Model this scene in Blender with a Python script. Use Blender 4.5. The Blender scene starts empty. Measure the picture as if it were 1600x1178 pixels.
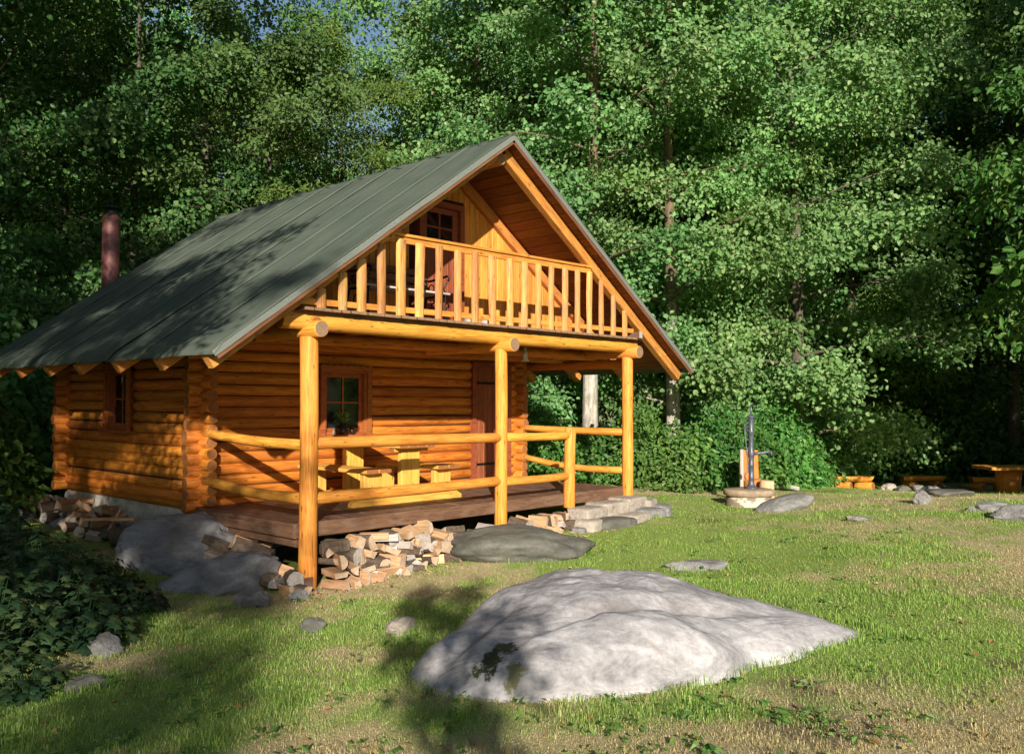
import bpy, math, random
import numpy as np
from mathutils import Vector, Matrix, noise as mnoise

# ------------------------------------------------------------------ camera
SC = bpy.context.scene
COL = SC.collection
CAM = Vector((-5.749, -8.528, 1.349))
YAW, PITCH, ROLL, FPX = math.radians(43.237), math.radians(1.667), math.radians(0.133), 1397.88
FW = Vector((math.cos(YAW), math.sin(YAW), 0)); RT = Vector((math.sin(YAW), -math.cos(YAW), 0)); UP = Vector((0, 0, 1))
fw2 = FW * math.cos(PITCH) + UP * math.sin(PITCH); up2 = UP * math.cos(PITCH) - FW * math.sin(PITCH)
rt3 = RT * math.cos(ROLL) + up2 * math.sin(ROLL); up3 = up2 * math.cos(ROLL) - RT * math.sin(ROLL)
cd = bpy.data.cameras.new('camera'); cam = bpy.data.objects.new('camera', cd); COL.objects.link(cam)
cd.sensor_width = 36; cd.lens = FPX / 1600 * 36; cd.clip_start = 0.05; cd.clip_end = 2000
cam.matrix_world = Matrix(((rt3.x, up3.x, -fw2.x, CAM.x), (rt3.y, up3.y, -fw2.y, CAM.y), (rt3.z, up3.z, -fw2.z, CAM.z), (0, 0, 0, 1)))
SC.camera = cam
# ------------------------------------------------------------------ sky and sun
SUN_AZ, SUN_EL = math.radians(47.4), math.radians(18.7)      # direction the light travels towards
sdir = Vector((math.cos(SUN_AZ) * math.cos(SUN_EL), math.sin(SUN_AZ) * math.cos(SUN_EL), -math.sin(SUN_EL)))
w = bpy.data.worlds.new('World'); SC.world = w; w.use_nodes = True
nt = w.node_tree; bg = nt.nodes['Background']
sky = nt.nodes.new('ShaderNodeTexSky'); sky.sky_type = 'NISHITA'; sky.sun_disc = False
sky.sun_elevation = SUN_EL; sky.sun_rotation = math.atan2(-sdir.x, -sdir.y)
sky.air_density = 1.0; sky.dust_density = 0.6; sky.ozone_density = 1.5
nt.links.new(sky.outputs[0], bg.inputs[0]); bg.inputs[1].default_value = 0.065
ld = bpy.data.lights.new('sun', 'SUN'); ld.energy = 5.0; ld.angle = math.radians(0.6); ld.color = (1.0, 0.92, 0.80)
sun = bpy.data.objects.new('sun', ld); COL.objects.link(sun)
sun.rotation_euler = sdir.to_track_quat('-Z', 'Y').to_euler(); sun.location = (-20, -20, 20)
SC.view_settings.view_transform = 'Standard'; SC.view_settings.look = 'None'
SC.view_settings.exposure = 0.8; SC.view_settings.gamma = 1.0; SC.view_settings.use_curve_mapping = False
cy = SC.cycles
cy.max_bounces = 8; cy.diffuse_bounces = 3; cy.glossy_bounces = 3; cy.transmission_bounces = 6; cy.transparent_max_bounces = 8
cy.use_denoising = True; cy.sample_clamp_indirect = 6.0
rng = np.random.default_rng(7); random.seed(7)

# ------------------------------------------------------------------ helpers
WM = {}
def unit(v): return v / np.maximum(np.linalg.norm(v, axis=-1, keepdims=True), 1e-9)
def link(name, data, parent=None, mw=None):
    o = bpy.data.objects.new(name, data); COL.objects.link(o)
    mw = mw.copy() if mw is not None else Matrix.Identity(4)
    o.matrix_basis = mw; WM[o.name] = mw
    if parent is not None:
        o.parent = parent; o.matrix_parent_inverse = WM[parent.name].inverted()
    return o
def tag(o, label, cat=None, group=None, kind=None):
    if label: o['label'] = label
    if cat: o['category'] = cat
    if group: o['group'] = group
    if kind: o['kind'] = kind
    return o
def thing(name, loc, label, cat, group=None, rotz=0):
    o = link(name, None, None, Matrix.Translation(loc) @ Matrix.Rotation(rotz, 4, 'Z'))
    o.empty_display_size = 0.3
    return tag(o, label, cat, group)
def copy_tree(o, mw=None, parent=None):
    c = o.copy(); COL.objects.link(c)
    if parent is None: c.matrix_basis = mw; WM[c.name] = mw.copy()
    else: c.parent = parent
    for ch in o.children: copy_tree(ch, None, c)
    return c
class MB:
    """collects faces (with a material index) for one mesh"""
    def __init__(s): s.v = []; s.f = []; s.m = []; s.sm = []
    def add(s, vs, fs, mi=0, smooth=False):
        k = len(s.v); s.v += [tuple(v) for v in vs]
        s.f += [tuple(k + i for i in f) for f in fs]
        s.m += [mi] * len(fs) if isinstance(mi, int) else list(mi); s.sm += [smooth] * len(fs)
        return s
    def box(s, a, b, mi=0):
        (x0, y0, z0), (x1, y1, z1) = a, b
        return s.add([(x0,y0,z0),(x1,y0,z0),(x1,y1,z0),(x0,y1,z0),(x0,y0,z1),(x1,y0,z1),(x1,y1,z1),(x0,y1,z1)],
            [(0,3,2,1),(4,5,6,7),(0,1,5,4),(1,2,6,5),(2,3,7,6),(3,0,4,7)], mi)
    def tube(s, pts, rad, n=8, mi=0, caps=True, capmi=None):
        pts = [Vector(p) for p in pts]; vs = []; fs = []; prev = None
        for i, p in enumerate(pts):
            t = (pts[min(i+1, len(pts)-1)] - pts[max(i-1, 0)]).normalized()
            if prev is None:
                a = t.orthogonal().normalized()
            else:
                a = (prev - t * prev.dot(t)); a = a.normalized() if a.length > 1e-6 else t.orthogonal().normalized()
            prev = a; b = t.cross(a)
            for k in range(n):
                q = 2 * math.pi * k / n
                vs.append(p + (a * math.cos(q) + b * math.sin(q)) * rad[i])
        for i in range(len(pts) - 1):
            for k in range(n):
                fs.append((i*n+k, i*n+(k+1)%n, (i+1)*n+(k+1)%n, (i+1)*n+k))
        k0 = len(s.v); s.add(vs, fs, mi, True)
        if caps:
            cm = mi if capmi is None else capmi
            s.f += [tuple(k0 + k for k in reversed(range(n))), tuple(k0 + (len(pts)-1)*n + k for k in range(n))]
            s.m += [cm, cm]; s.sm += [False, False]
        return s
    def lathe(s, prof, n=24, mi=0, smooth=True):
        vs = []; fs = []
        for r, z in prof:
            for k in range(n):
                q = 2*math.pi*k/n; vs.append((r*math.cos(q), r*math.sin(q), z))
        for i in range(len(prof)-1):
            for k in range(n): fs.append((i*n+k, i*n+(k+1)%n, (i+1)*n+(k+1)%n, (i+1)*n+k))
        k0 = len(s.v); s.add(vs, fs, mi, smooth)
        s.f += [tuple(k0+k for k in reversed(range(n))), tuple(k0+(len(prof)-1)*n+k for k in range(n))]
        s.m += [mi, mi]; s.sm += [False, False]
        return s
    def mesh(s, name, mats):
        me = bpy.data.meshes.new(name); me.from_pydata(s.v, [], s.f)
        for m in (mats if isinstance(mats, (list, tuple)) else [mats]): me.materials.append(m)
        me.polygons.foreach_set('material_index', s.m); me.polygons.foreach_set('use_smooth', s.sm)
        me.update(); return me
    def obj(s, name, mats, parent=None, mw=None):
        return link(name, s.mesh(name, mats), parent, mw)
def npmesh(name, V, F, mat, smooth=False):
    """V (n,3), F (m,k) with fixed k -> mesh, fast"""
    me = bpy.data.meshes.new(name); V = np.ascontiguousarray(V, np.float32); F = np.ascontiguousarray(F, np.int32)
    me.vertices.add(len(V)); me.vertices.foreach_set('co', V.ravel())
    m, k = F.shape
    me.loops.add(m*k); me.loops.foreach_set('vertex_index', F.ravel())
    me.polygons.add(m); me.polygons.foreach_set('loop_start', np.arange(0, m*k, k, dtype=np.int32))
    me.polygons.foreach_set('loop_total', np.full(m, k, np.int32))
    me.polygons.foreach_set('use_smooth', np.full(m, smooth, bool))
    me.update(calc_edges=True)
    for q in (mat if isinstance(mat, (list, tuple)) else [mat]): me.materials.append(q)
    return me
def axis_mat(p0, p1, up=(0, 0, 1)):
    """local X runs p0->p1, local Z as near to up as it goes"""
    p0 = Vector(p0); x = (Vector(p1) - p0).normalized(); up = Vector(up)
    if abs(x.dot(up)) > .999: up = Vector((0, 1, 0))
    y = up.cross(x).normalized(); z = x.cross(y)
    return Matrix(((x.x, y.x, z.x, p0.x), (x.y, y.y, z.y, p0.y), (x.z, y.z, z.z, p0.z), (0, 0, 0, 1)))
def round_log(name, p0, p1, r0, r1, mats, parent, bow=0.012, wob=0.03, n=14, seg=None, cham=0.012, lift=0.0):
    """one peeled log with uneven girth, a slight bow and bevelled ends"""
    L = (Vector(p1) - Vector(p0)).length
    seg = seg or max(3, min(9, int(L / .5) + 2)); ph = random.uniform(0, 6.28); ph2 = random.uniform(0, 6.28)
    xs = [0, cham] + [cham + (L - 2*cham) * i / seg for i in range(1, seg)] + [L - cham, L]
    sd = random.uniform(0, 100); b = MB(); pts = []; rad = []
    for i, x in enumerate(xs):
        t = x / L
        bx = bow * math.sin(math.pi * t) * math.cos(ph) + .35 * bow * math.sin(2*math.pi*t + ph2)
        bz = bow * math.sin(math.pi * t) * math.sin(ph) + lift * math.sin(math.pi * t)
        r = r0 + (r1 - r0) * t + wob * r0 * 2 * mnoise.noise(Vector((x * 1.7 + sd, sd, 0)))
        if i in (0, len(xs) - 1): r -= cham * .8
        pts.append((x, bx, bz)); rad.append(r)
    b.tube(pts, rad, n, 0, True, 1)
    # out-of-round girth
    b.v = [(x, y * (1 + .05*mnoise.noise(Vector((x*1.3, y*9+sd, z*9)))), z * (1 + .05*mnoise.noise(Vector((x*1.3+7, y*9+sd, z*9))))) for x, y, z in b.v]
    return b.obj(name, mats, parent, axis_mat(p0, p1))
def board(name, p0, p1, wd, th, mats, parent, up=(0, 0, 1), bev=0.004):
    """plank along p0->p1, wd across, th along up, with chamfered long edges; p0-p1 is its axis"""
    L = (Vector(p1) - Vector(p0)).length; b = MB(); c = min(bev, th * .3, wd * .3); y, z = wd / 2, th / 2
    ring = [(-y+c, -z), (y-c, -z), (y, -z+c), (y, z-c), (y-c, z), (-y+c, z), (-y, z-c), (-y, -z+c)]
    vs = [(0, q[0], q[1]) for q in ring] + [(L, q[0], q[1]) for q in ring]
    b.add(vs, [(k, (k+1) % 8, 8 + (k+1) % 8, 8 + k) for k in range(8)], 0)
    b.add(vs, [tuple(reversed(range(8))), tuple(range(8, 16))], 1 if isinstance(mats, (list, tuple)) and len(mats) > 1 else 0)
    return b.obj(name, mats, parent, axis_mat(p0, p1, up))

# ------------------------------------------------------------------ materials
def newmat(name):
    m = bpy.data.materials.new(name); m.use_nodes = True
    return m, m.node_tree, m.node_tree.nodes['Principled BSDF']
def N(nt, t, **kw):
    n = nt.nodes.new(t)
    for k, v in kw.items():
        if k in n.inputs.keys(): n.inputs[k].default_value = v
        else: setattr(n, k, v)
    return n
def ramp(nt, fac, stops):
    r = nt.nodes.new('ShaderNodeValToRGB'); e = r.color_ramp.elements
    while len(e) < len(stops): e.new(.5)
    for q, (p, c) in zip(e, stops): q.position = p; q.color = (*c, 1) if len(c) == 3 else c
    nt.links.new(fac, r.inputs[0]); return r.outputs[0]
def mixc(nt, fac, a, b, blend='MIX'):
    m = nt.nodes.new('ShaderNodeMix'); m.data_type = 'RGBA'; m.blend_type = blend
    for s, v in ((m.inputs[0], fac), (m.inputs[6], a), (m.inputs[7], b)):
        if isinstance(v, (int, float)): s.default_value = v
        elif isinstance(v, tuple): s.default_value = (*v, 1)
        else: nt.links.new(v, s)
    return m.outputs[2]
def math_(nt, op, a, b=None, clamp=False):
    m = nt.nodes.new('ShaderNodeMath'); m.operation = op; m.use_clamp = clamp
    for s, v in zip(m.inputs, (a, b)):
        if v is None: continue
        if isinstance(v, (int, float)): s.default_value = v
        else: nt.links.new(v, s)
    return m.outputs[0]
def coords(nt, kind='Object', scale=(1, 1, 1), rnd=True):
    tc = nt.nodes.new('ShaderNodeTexCoord'); mp = nt.nodes.new('ShaderNodeMapping')
    nt.links.new(tc.outputs[kind], mp.inputs[0]); mp.inputs['Scale'].default_value = scale
    if rnd:
        oi = nt.nodes.new('ShaderNodeObjectInfo'); k = math_(nt, 'MULTIPLY', oi.outputs['Random'], 37.0)
        nt.links.new(k, mp.inputs['Location'])
    return mp.outputs[0]
def noise(nt, vec, scale=5.0, detail=4.0, rough=.55, dist=0.0):
    n = N(nt, 'ShaderNodeTexNoise'); n.inputs['Scale'].default_value = scale; n.inputs['Detail'].default_value = detail
    n.inputs['Roughness'].default_value = rough; n.inputs['Distortion'].default_value = dist
    nt.links.new(vec, n.inputs['Vector']); return n.outputs['Fac']
def bump(nt, h, bs, strength=.4, dist=.01):
    b = N(nt, 'ShaderNodeBump'); b.inputs['Strength'].default_value = strength; b.inputs['Distance'].default_value = dist
    nt.links.new(h, b.inputs['Height']); nt.links.new(b.outputs[0], bs.inputs['Normal'])
def wood(name, light, dark, knot=(.10, .035, .012), rough=.58, knots=True, weather=None, hue=.12, spec=.25):
    m, nt, bs = newmat(name)
    v = coords(nt, 'Object', (1.2, 14, 14)); fine = noise(nt, v, 3.0, 5, .6, .6)
    v2 = coords(nt, 'Object', (.6, 3, 3)); broad = noise(nt, v2, 2.2, 3, .5)
    base = ramp(nt, math_(nt, 'ADD', math_(nt, 'MULTIPLY', fine, .75), math_(nt, 'MULTIPLY', broad, .35)), [(.40, dark), (.62, light)])
    oi = nt.nodes.new('ShaderNodeObjectInfo')
    hs = N(nt, 'ShaderNodeHueSaturation'); nt.links.new(base, hs.inputs['Color'])
    nt.links.new(math_(nt, 'ADD', math_(nt, 'MULTIPLY', oi.outputs['Random'], hue * 2.2), 1 - hue * 1.1), hs.inputs['Value'])
    nt.links.new(math_(nt, 'ADD', math_(nt, 'MULTIPLY', math_(nt, 'FRACT', math_(nt, 'MULTIPLY', oi.outputs['Random'], 7.31)), .014), .493), hs.inputs['Hue'])
    col = hs.outputs[0]
    # drying checks: thin dark streaks along the grain
    v4 = coords(nt, 'Object', (.5, 30, 30)); chk = noise(nt, v4, 1.6, 2, .5, .2)
    ck = ramp(nt, chk, [(.30, (1, 1, 1)), (.345, (0, 0, 0))])
    col = mixc(nt, math_(nt, 'MULTIPLY', ck, .6), col, tuple(c * .35 for c in dark))
    if knots:
        v3 = coords(nt, 'Object', (3.1, 10, 10)); vo = N(nt, 'ShaderNodeTexVoronoi'); vo.inputs['Scale'].default_value = 1.25
        nt.links.new(v3, vo.inputs['Vector'])
        sp = ramp(nt, vo.outputs['Distance'], [(.06, (1, 1, 1)), (.17, (0, 0, 0))])
        col = mixc(nt, math_(nt, 'MULTIPLY', sp, .8), col, knot)
    if weather:
        v5 = coords(nt, 'Object', (1.5, 6, 6)); wn = noise(nt, v5, 2.4, 5, .65, .5)
        col = mixc(nt, ramp(nt, wn, [(.48, (0, 0, 0)), (.68, (.85, .85, .85))]), col, weather)
    nt.links.new(col, bs.inputs['Base Color'])
    nt.links.new(math_(nt, 'ADD', math_(nt, 'MULTIPLY', fine, .25), rough - .12), bs.inputs['Roughness'])
    bs.inputs['Specular IOR Level'].default_value = spec
    bump(nt, math_(nt, 'ADD', fine, math_(nt, 'MULTIPLY', ck, -.6)), bs, .35, .006)
    return m
def endgrain(name, light, dark, rough=.7):
    m, nt, bs = newmat(name)
    v = coords(nt, 'Object', (0.001, 1, 1), False)
    wv = N(nt, 'ShaderNodeTexWave', wave_type='RINGS', rings_direction='X'); wv.inputs['Scale'].default_value = 28
    wv.inputs['Distortion'].default_value = 2.5; wv.inputs['Detail'].default_value = 2
    nt.links.new(v, wv.inputs['Vector'])
    n2 = noise(nt, coords(nt, 'Object', (1, 1, 1)), 22, 4)
    c = ramp(nt, math_(nt, 'ADD', math_(nt, 'MULTIPLY', wv.outputs['Fac'], .35), math_(nt, 'MULTIPLY', n2, .7)), [(.25, dark), (.75, light)])
    nt.links.new(c, bs.inputs['Base Color']); bs.inputs['Roughness'].default_value = rough
    bs.inputs['Specular IOR Level'].default_value = .2
    bump(nt, n2, bs, .3, .004); return m
def plain(name, col, rough=.5, metal=0., var=.25, sc=12., spec=.4, bmp=.15):
    m, nt, bs = newmat(name); n = noise(nt, coords(nt), sc, 5, .6)
    nt.links.new(ramp(nt, n, [(.3, tuple(c*(1-var) for c in col)), (.7, tuple(min(1, c*(1+var)) for c in col))]), bs.inputs['Base Color'])
    bs.inputs['Roughness'].default_value = rough; bs.inputs['Metallic'].default_value = metal; bs.inputs['Specular IOR Level'].default_value = spec
    if bmp: bump(nt, n, bs, bmp, .004)
    return m
M = {}
M['log'] = wood('varnished_log', (.58, .20, .027), (.31, .082, .010), hue=.2)
M['rail'] = wood('varnished_rail', (.70, .315, .052), (.48, .165, .020), hue=.08)
M['table'] = wood('varnished_table', (.74, .40, .085), (.56, .25, .040), hue=.06)
M['board'] = wood('gable_board', (.68, .30, .055), (.46, .165, .026), hue=.14)
M['rafter'] = wood('rafter_wood', (.62, .27, .06), (.42, .15, .028), hue=.1, weather=(.30, .13, .05))
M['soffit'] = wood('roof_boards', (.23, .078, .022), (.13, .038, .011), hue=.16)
M['baluster'] = wood('baluster_wood', (.60, .29, .08), (.38, .15, .04), hue=.26, weather=(.30, .18, .105))
M['red'] = wood('red_stained_wood', (.28, .080, .032), (.16, .042, .017), hue=.06, knots=False)
M['frame'] = wood('window_frame_wood', (.36, .11, .03), (.22, .06, .016), hue=.06)
M['deck'] = wood('deck_stain', (.16, .085, .055), (.085, .042, .027), hue=.2, weather=(.22, .17, .135), knots=False, rough=.6)
M['skirt'] = wood('deck_skirt', (.17, .085, .05), (.09, .042, .026), hue=.1, weather=(.19, .12, .085), rough=.6)
M['end'] = endgrain('end_orange', (.36, .145, .045), (.17, .06, .02))
M['endgrey'] = endgrain('end_grey', (.30, .19, .115), (.17, .10, .06))
M['verge'] = wood('verge_wood', (.20, .085, .04), (.11, .045, .022), hue=.1)
M['dark'] = plain('dark_backing', (.035, .016, .008), .9, sc=6)
M['plaster'] = plain('plaster_foundation', (.50, .46, .41), .9, var=.35, sc=7, bmp=.6)
M['iron'] = plain('black_iron', (.018, .018, .02), .45, .6, sc=20)
M['galv'] = plain('pump_iron', (.085, .095, .12), .42, .3, var=.3, sc=18)
M['concrete'] = plain('old_concrete', (.30, .225, .15), .9, var=.35, sc=6, bmp=.5)
M['pot'] = plain('dark_glass_pot', (.02, .016, .014), .2, sc=10)
M['pipe'] = plain('rusty_flue_pipe', (.17, .062, .055), .55, .15, var=.35, sc=7)
M['white'] = plain('lamp_enamel', (.7, .68, .62), .35, sc=8, var=.06)
M['curtain'] = plain('lace_curtain', (.55, .54, .52), .9, sc=60, var=.3)
# glass
m, nt, bs = newmat('window_glass'); M['glass'] = m
bs.inputs['Base Color'].default_value = (.012, .014, .016, 1); bs.inputs['Roughness'].default_value = .04; bs.inputs['Specular IOR Level'].default_value = .7
tr = nt.nodes.new('ShaderNodeBsdfTransparent'); tr.inputs[0].default_value = (.75, .78, .78, 1); mx = nt.nodes.new('ShaderNodeMixShader'); mx.inputs[0].default_value = .45
nt.links.new(tr.outputs[0], mx.inputs[2]); nt.links.new(bs.outputs[0], mx.inputs[1]); nt.links.new(mx.outputs[0], nt.nodes['Material Output'].inputs[0])
# roofing felt
m, nt, bs = newmat('green_roofing_felt'); M['felt'] = m
v = coords(nt, 'Object', (1, 1, 1), False); n1 = noise(nt, v, 1.3, 4, .6); n2 = noise(nt, v, 160, 2, .7); n3 = noise(nt, coords(nt, 'Object', (.5, 3, .5)), 2.5, 4, .6)
c = ramp(nt, math_(nt, 'ADD', math_(nt, 'MULTIPLY', n1, .5), math_(nt, 'MULTIPLY', n3, .5)), [(.36, (.044, .060, .044)), (.64, (.086, .102, .078))])
c = mixc(nt, math_(nt, 'MULTIPLY', n2, .40), c, (.125, .145, .115))
nt.links.new(c, bs.inputs['Base Color']); bs.inputs['Roughness'].default_value = .86; bs.inputs['Specular IOR Level'].default_value = .25; bump(nt, n2, bs, .5, .004)
m, nt, bs = newmat('felt_edge'); M['feltedge'] = m
n2 = noise(nt, coords(nt), 120, 2, .7); nt.links.new(ramp(nt, n2, [(.3, (.085, .10, .085)), (.7, (.20, .215, .19))]), bs.inputs['Base Color']); bs.inputs['Roughness'].default_value = .9; bump(nt, n2, bs, .6, .004)
# rocks
def rockmat(name, light, dark, moss=None, stain=(.10, .085, .07), sc=1.0, spots=()):
    m, nt, bs = newmat(name); v = coords(nt, 'Object', (1, 1, 1), not spots)
    a = noise(nt, v, 1.5*sc, 7, .6, .4); b = noise(nt, coords(nt, 'Object', (1, 2.6, 3)), 2.2*sc, 7, .62, 1.5); f = noise(nt, v, 26*sc, 5, .7)
    c = ramp(nt, math_(nt, 'ADD', math_(nt, 'ADD', math_(nt, 'MULTIPLY', a, .45), math_(nt, 'MULTIPLY', b, .45)), math_(nt, 'MULTIPLY', f, .22)), [(.42, dark), (.555, tuple((p + q) / 2 for p, q in zip(light, dark))), (.67, light)])
    s = noise(nt, coords(nt, 'Object', (1, 2.2, 2)), 1.2*sc, 6, .62, 1.0)
    c = mixc(nt, ramp(nt, s, [(.55, (0, 0, 0)), (.70, (.6, .6, .6))]), c, stain)
    if moss:
        q = noise(nt, v, 1.15*sc, 6, .66); c = mixc(nt, ramp(nt, q, [(.60, (0, 0, 0)), (.66, (1, 1, 1))]), c, moss)
    for (p, r, col) in spots:                       # moss and lichen growing at known places
        ds = nt.nodes.new('ShaderNodeVectorMath'); ds.operation = 'DISTANCE'; nt.links.new(v, ds.inputs[0]); ds.inputs[1].default_value = p
        e = math_(nt, 'ADD', math_(nt, 'DIVIDE', ds.outputs['Value'], r), math_(nt, 'MULTIPLY', math_(nt, 'SUBTRACT', noise(nt, v, 9, 6, .7), .5), 2.6))
        c = mixc(nt, ramp(nt, e, [(.55, (1, 1, 1)), (.80, (0, 0, 0))]), c, col)
    nt.links.new(c, bs.inputs['Base Color']); bs.inputs['Roughness'].default_value = .78; bs.inputs['Specular IOR Level'].default_value = .3
    h = math_(nt, 'ADD', math_(nt, 'MULTIPLY', f, .22), math_(nt, 'MULTIPLY', noise(nt, v, 5*sc, 9, .68), 1.1)); bump(nt, h, bs, .5 if sc < 2 else .9, .03); return m
def _sp(D, L, z): return (L - .85, D - 6.9, z)
M['boulder'] = rockmat('pale_granite', (.46, .44, .445), (.14, .133, .14), stain=(.14, .115, .10), spots=((_sp(5.95, -.17, .22), .19, (.030, .034, .014)), (_sp(6.08, -.05, .27), .12, (.03, .034, .014)), (_sp(5.98, 1.25, .2), .06, (.15, .15, .135)), (_sp(5.78, .02, .16), .12, (.15, .14, .07))))
M['slab'] = rockmat('grey_slab', (.27, .265, .27), (.12, .115, .12), stain=(.16, .13, .10))
M['darkrock'] = rockmat('mossy_dark_rock', (.15, .145, .12), (.055, .055, .045), moss=(.05, .055, .025))
M['grey'] = rockmat('grey_stone', (.30, .29, .275), (.11, .105, .10), sc=2.8)
M['sand'] = rockmat('sandstone', (.44, .385, .325), (.24, .20, .165), stain=(.2, .15, .11), sc=2.5)
# firewood
M['split'] = wood('split_wood', (.55, .34, .19), (.33, .18, .09), hue=.3, knots=False, rough=.75, spec=.15)
M['splitgrey'] = wood('weathered_split_wood', (.46, .41, .36), (.28, .24, .21), hue=.2, knots=False, rough=.8, spec=.1)
M['bark'] = plain('bark', (.095, .068, .048), .95, var=.5, sc=25, bmp=.8)
M['fwend'] = endgrain('firewood_end', (.50, .37, .26), (.27, .185, .12))
# tree bark
def barkmat(name, light, dark):
    m, nt, bs = newmat(name); v = coords(nt, 'Object', (4, 4, 1.0)); a = noise(nt, v, 3.5, 6, .65, .6)
    nt.links.new(ramp(nt, a, [(.38, dark), (.62, light)]), bs.inputs['Base Color']); bs.inputs['Roughness'].default_value = .9; bump(nt, a, bs, .7, .03); return m
M['bark_dark'] = barkmat('dark_tree_bark', (.12, .095, .07), (.05, .04, .03))
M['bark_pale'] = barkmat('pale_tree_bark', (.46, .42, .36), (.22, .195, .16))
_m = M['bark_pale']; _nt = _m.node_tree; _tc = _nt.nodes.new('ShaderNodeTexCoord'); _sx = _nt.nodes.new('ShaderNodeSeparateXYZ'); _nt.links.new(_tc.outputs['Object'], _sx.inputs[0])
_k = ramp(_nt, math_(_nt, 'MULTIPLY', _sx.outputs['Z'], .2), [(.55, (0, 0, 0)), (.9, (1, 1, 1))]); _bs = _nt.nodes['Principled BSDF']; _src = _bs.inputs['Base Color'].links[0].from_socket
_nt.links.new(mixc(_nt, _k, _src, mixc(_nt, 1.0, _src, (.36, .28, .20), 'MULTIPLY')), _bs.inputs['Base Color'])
def leafmat(name, cols, trans=.35, rough=.5):
    m, nt, bs = newmat(name); g = nt.nodes.new('ShaderNodeNewGeometry')
    c = ramp(nt, g.outputs['Random Per Island'], [(i / (len(cols) - 1), q) for i, q in enumerate(cols)])
    big = noise(nt, coords(nt, 'Object', (1, 1, 1)), .55, 3, .5)
    c = mixc(nt, 1.0, c, ramp(nt, big, [(.3, (.72, .76, .74)), (.7, (1.18, 1.14, 1.0))]), 'MULTIPLY')
    oi = nt.nodes.new('ShaderNodeObjectInfo'); hs = N(nt, 'ShaderNodeHueSaturation'); nt.links.new(c, hs.inputs['Color'])
    nt.links.new(math_(nt, 'ADD', math_(nt, 'MULTIPLY', oi.outputs['Random'], .035), .483), hs.inputs['Hue'])
    nt.links.new(math_(nt, 'ADD', math_(nt, 'MULTIPLY', math_(nt, 'FRACT', math_(nt, 'MULTIPLY', oi.outputs['Random'], 5.7)), .35), .82), hs.inputs['Value']); c = hs.outputs[0]
    nt.links.new(c, bs.inputs['Base Color']); bs.inputs['Roughness'].default_value = rough; bs.inputs['Specular IOR Level'].default_value = .35
    t = nt.nodes.new('ShaderNodeBsdfTranslucent'); nt.links.new(mixc(nt, 1.0, c, (1.5, 1.45, .6), 'MULTIPLY'), t.inputs[0])
    mx = nt.nodes.new('ShaderNodeMixShader'); mx.inputs[0].default_value = trans
    nt.links.new(bs.outputs[0], mx.inputs[1]); nt.links.new(t.outputs[0], mx.inputs[2]); nt.links.new(mx.outputs[0], nt.nodes['Material Output'].inputs[0]); return m
M['leaf_mid'] = leafmat('mid_green_leaves', [(.085, .205, .066), (.135, .29, .095), (.19, .355, .13), (.27, .41, .18)])
M['leaf_dark'] = leafmat('dark_green_leaves', [(.042, .105, .030), (.068, .155, .042), (.10, .195, .056), (.145, .225, .075)])  # dark species green, deepened further to put shade on the left trees
M['leaf_yel'] = leafmat('yellow_green_leaves', [(.08, .175, .036), (.115, .225, .050), (.155, .265, .065), (.20, .29, .085)])
M['leaf_bush'] = leafmat('bush_leaves', [(.046, .145, .030), (.075, .205, .042), (.115, .25, .055), (.17, .285, .075)])
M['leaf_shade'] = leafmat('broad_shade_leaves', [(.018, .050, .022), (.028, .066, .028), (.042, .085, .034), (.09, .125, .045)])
# ground and grass: the same patch pattern drives the soil and the blades on it
def attr(nt, name):
    a = nt.nodes.new('ShaderNodeAttribute'); a.attribute_name = name; return a.outputs['Fac']
m, nt, bs = newmat('lawn_soil'); M['ground'] = m
g = nt.nodes.new('ShaderNodeNewGeometry'); vec = g.outputs['Position']; f = noise(nt, vec, 38, 5, .7); f2 = noise(nt, vec, 7, 4, .6)
soil = ramp(nt, f, [(.3, (.085, .062, .036)), (.7, (.25, .19, .115))]); turf = ramp(nt, f, [(.3, (.15, .21, .05)), (.7, (.33, .40, .11))]); straw = ramp(nt, f, [(.3, (.32, .26, .13)), (.7, (.58, .49, .29))])
dq = math_(nt, 'ADD', attr(nt, 'dry'), math_(nt, 'MULTIPLY', math_(nt, 'SUBTRACT', f2, .5), .25))
c = mixc(nt, ramp(nt, dq, [(.50, (0, 0, 0)), (.66, (1, 1, 1))]), turf, straw)
c = mixc(nt, ramp(nt, math_(nt, 'ADD', attr(nt, 'bare'), math_(nt, 'MULTIPLY', math_(nt, 'SUBTRACT', f2, .5), .2)), [(.67, (0, 0, 0)), (.77, (.8, .8, .8))]), c, soil)
nt.links.new(c, bs.inputs['Base Color']); bs.inputs['Roughness'].default_value = .95; bs.inputs['Specular IOR Level'].default_value = .1; bump(nt, f, bs, .8, .03)
m, nt, bs = newmat('grass_blades'); M['grass'] = m
g = nt.nodes.new('ShaderNodeNewGeometry'); r = g.outputs['Random Per Island']
grn = ramp(nt, r, [(0, (.135, .26, .045)), (.5, (.245, .40, .075)), (.85, (.37, .50, .11)), (1, (.50, .52, .22))])
dry = ramp(nt, r, [(0, (.32, .245, .115)), (.5, (.52, .42, .22)), (1, (.66, .57, .34))])
k = math_(nt, 'ADD', attr(nt, 'dry'), math_(nt, 'MULTIPLY', math_(nt, 'SUBTRACT', math_(nt, 'FRACT', math_(nt, 'MULTIPLY', r, 9.7)), .5), .26))
c = mixc(nt, ramp(nt, k, [(.52, (0, 0, 0)), (.68, (1, 1, 1))]), grn, dry)
nt.links.new(c, bs.inputs['Base Color']); bs.inputs['Roughness'].default_value = .6; bs.inputs['Specular IOR Level'].default_value = .25
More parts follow.
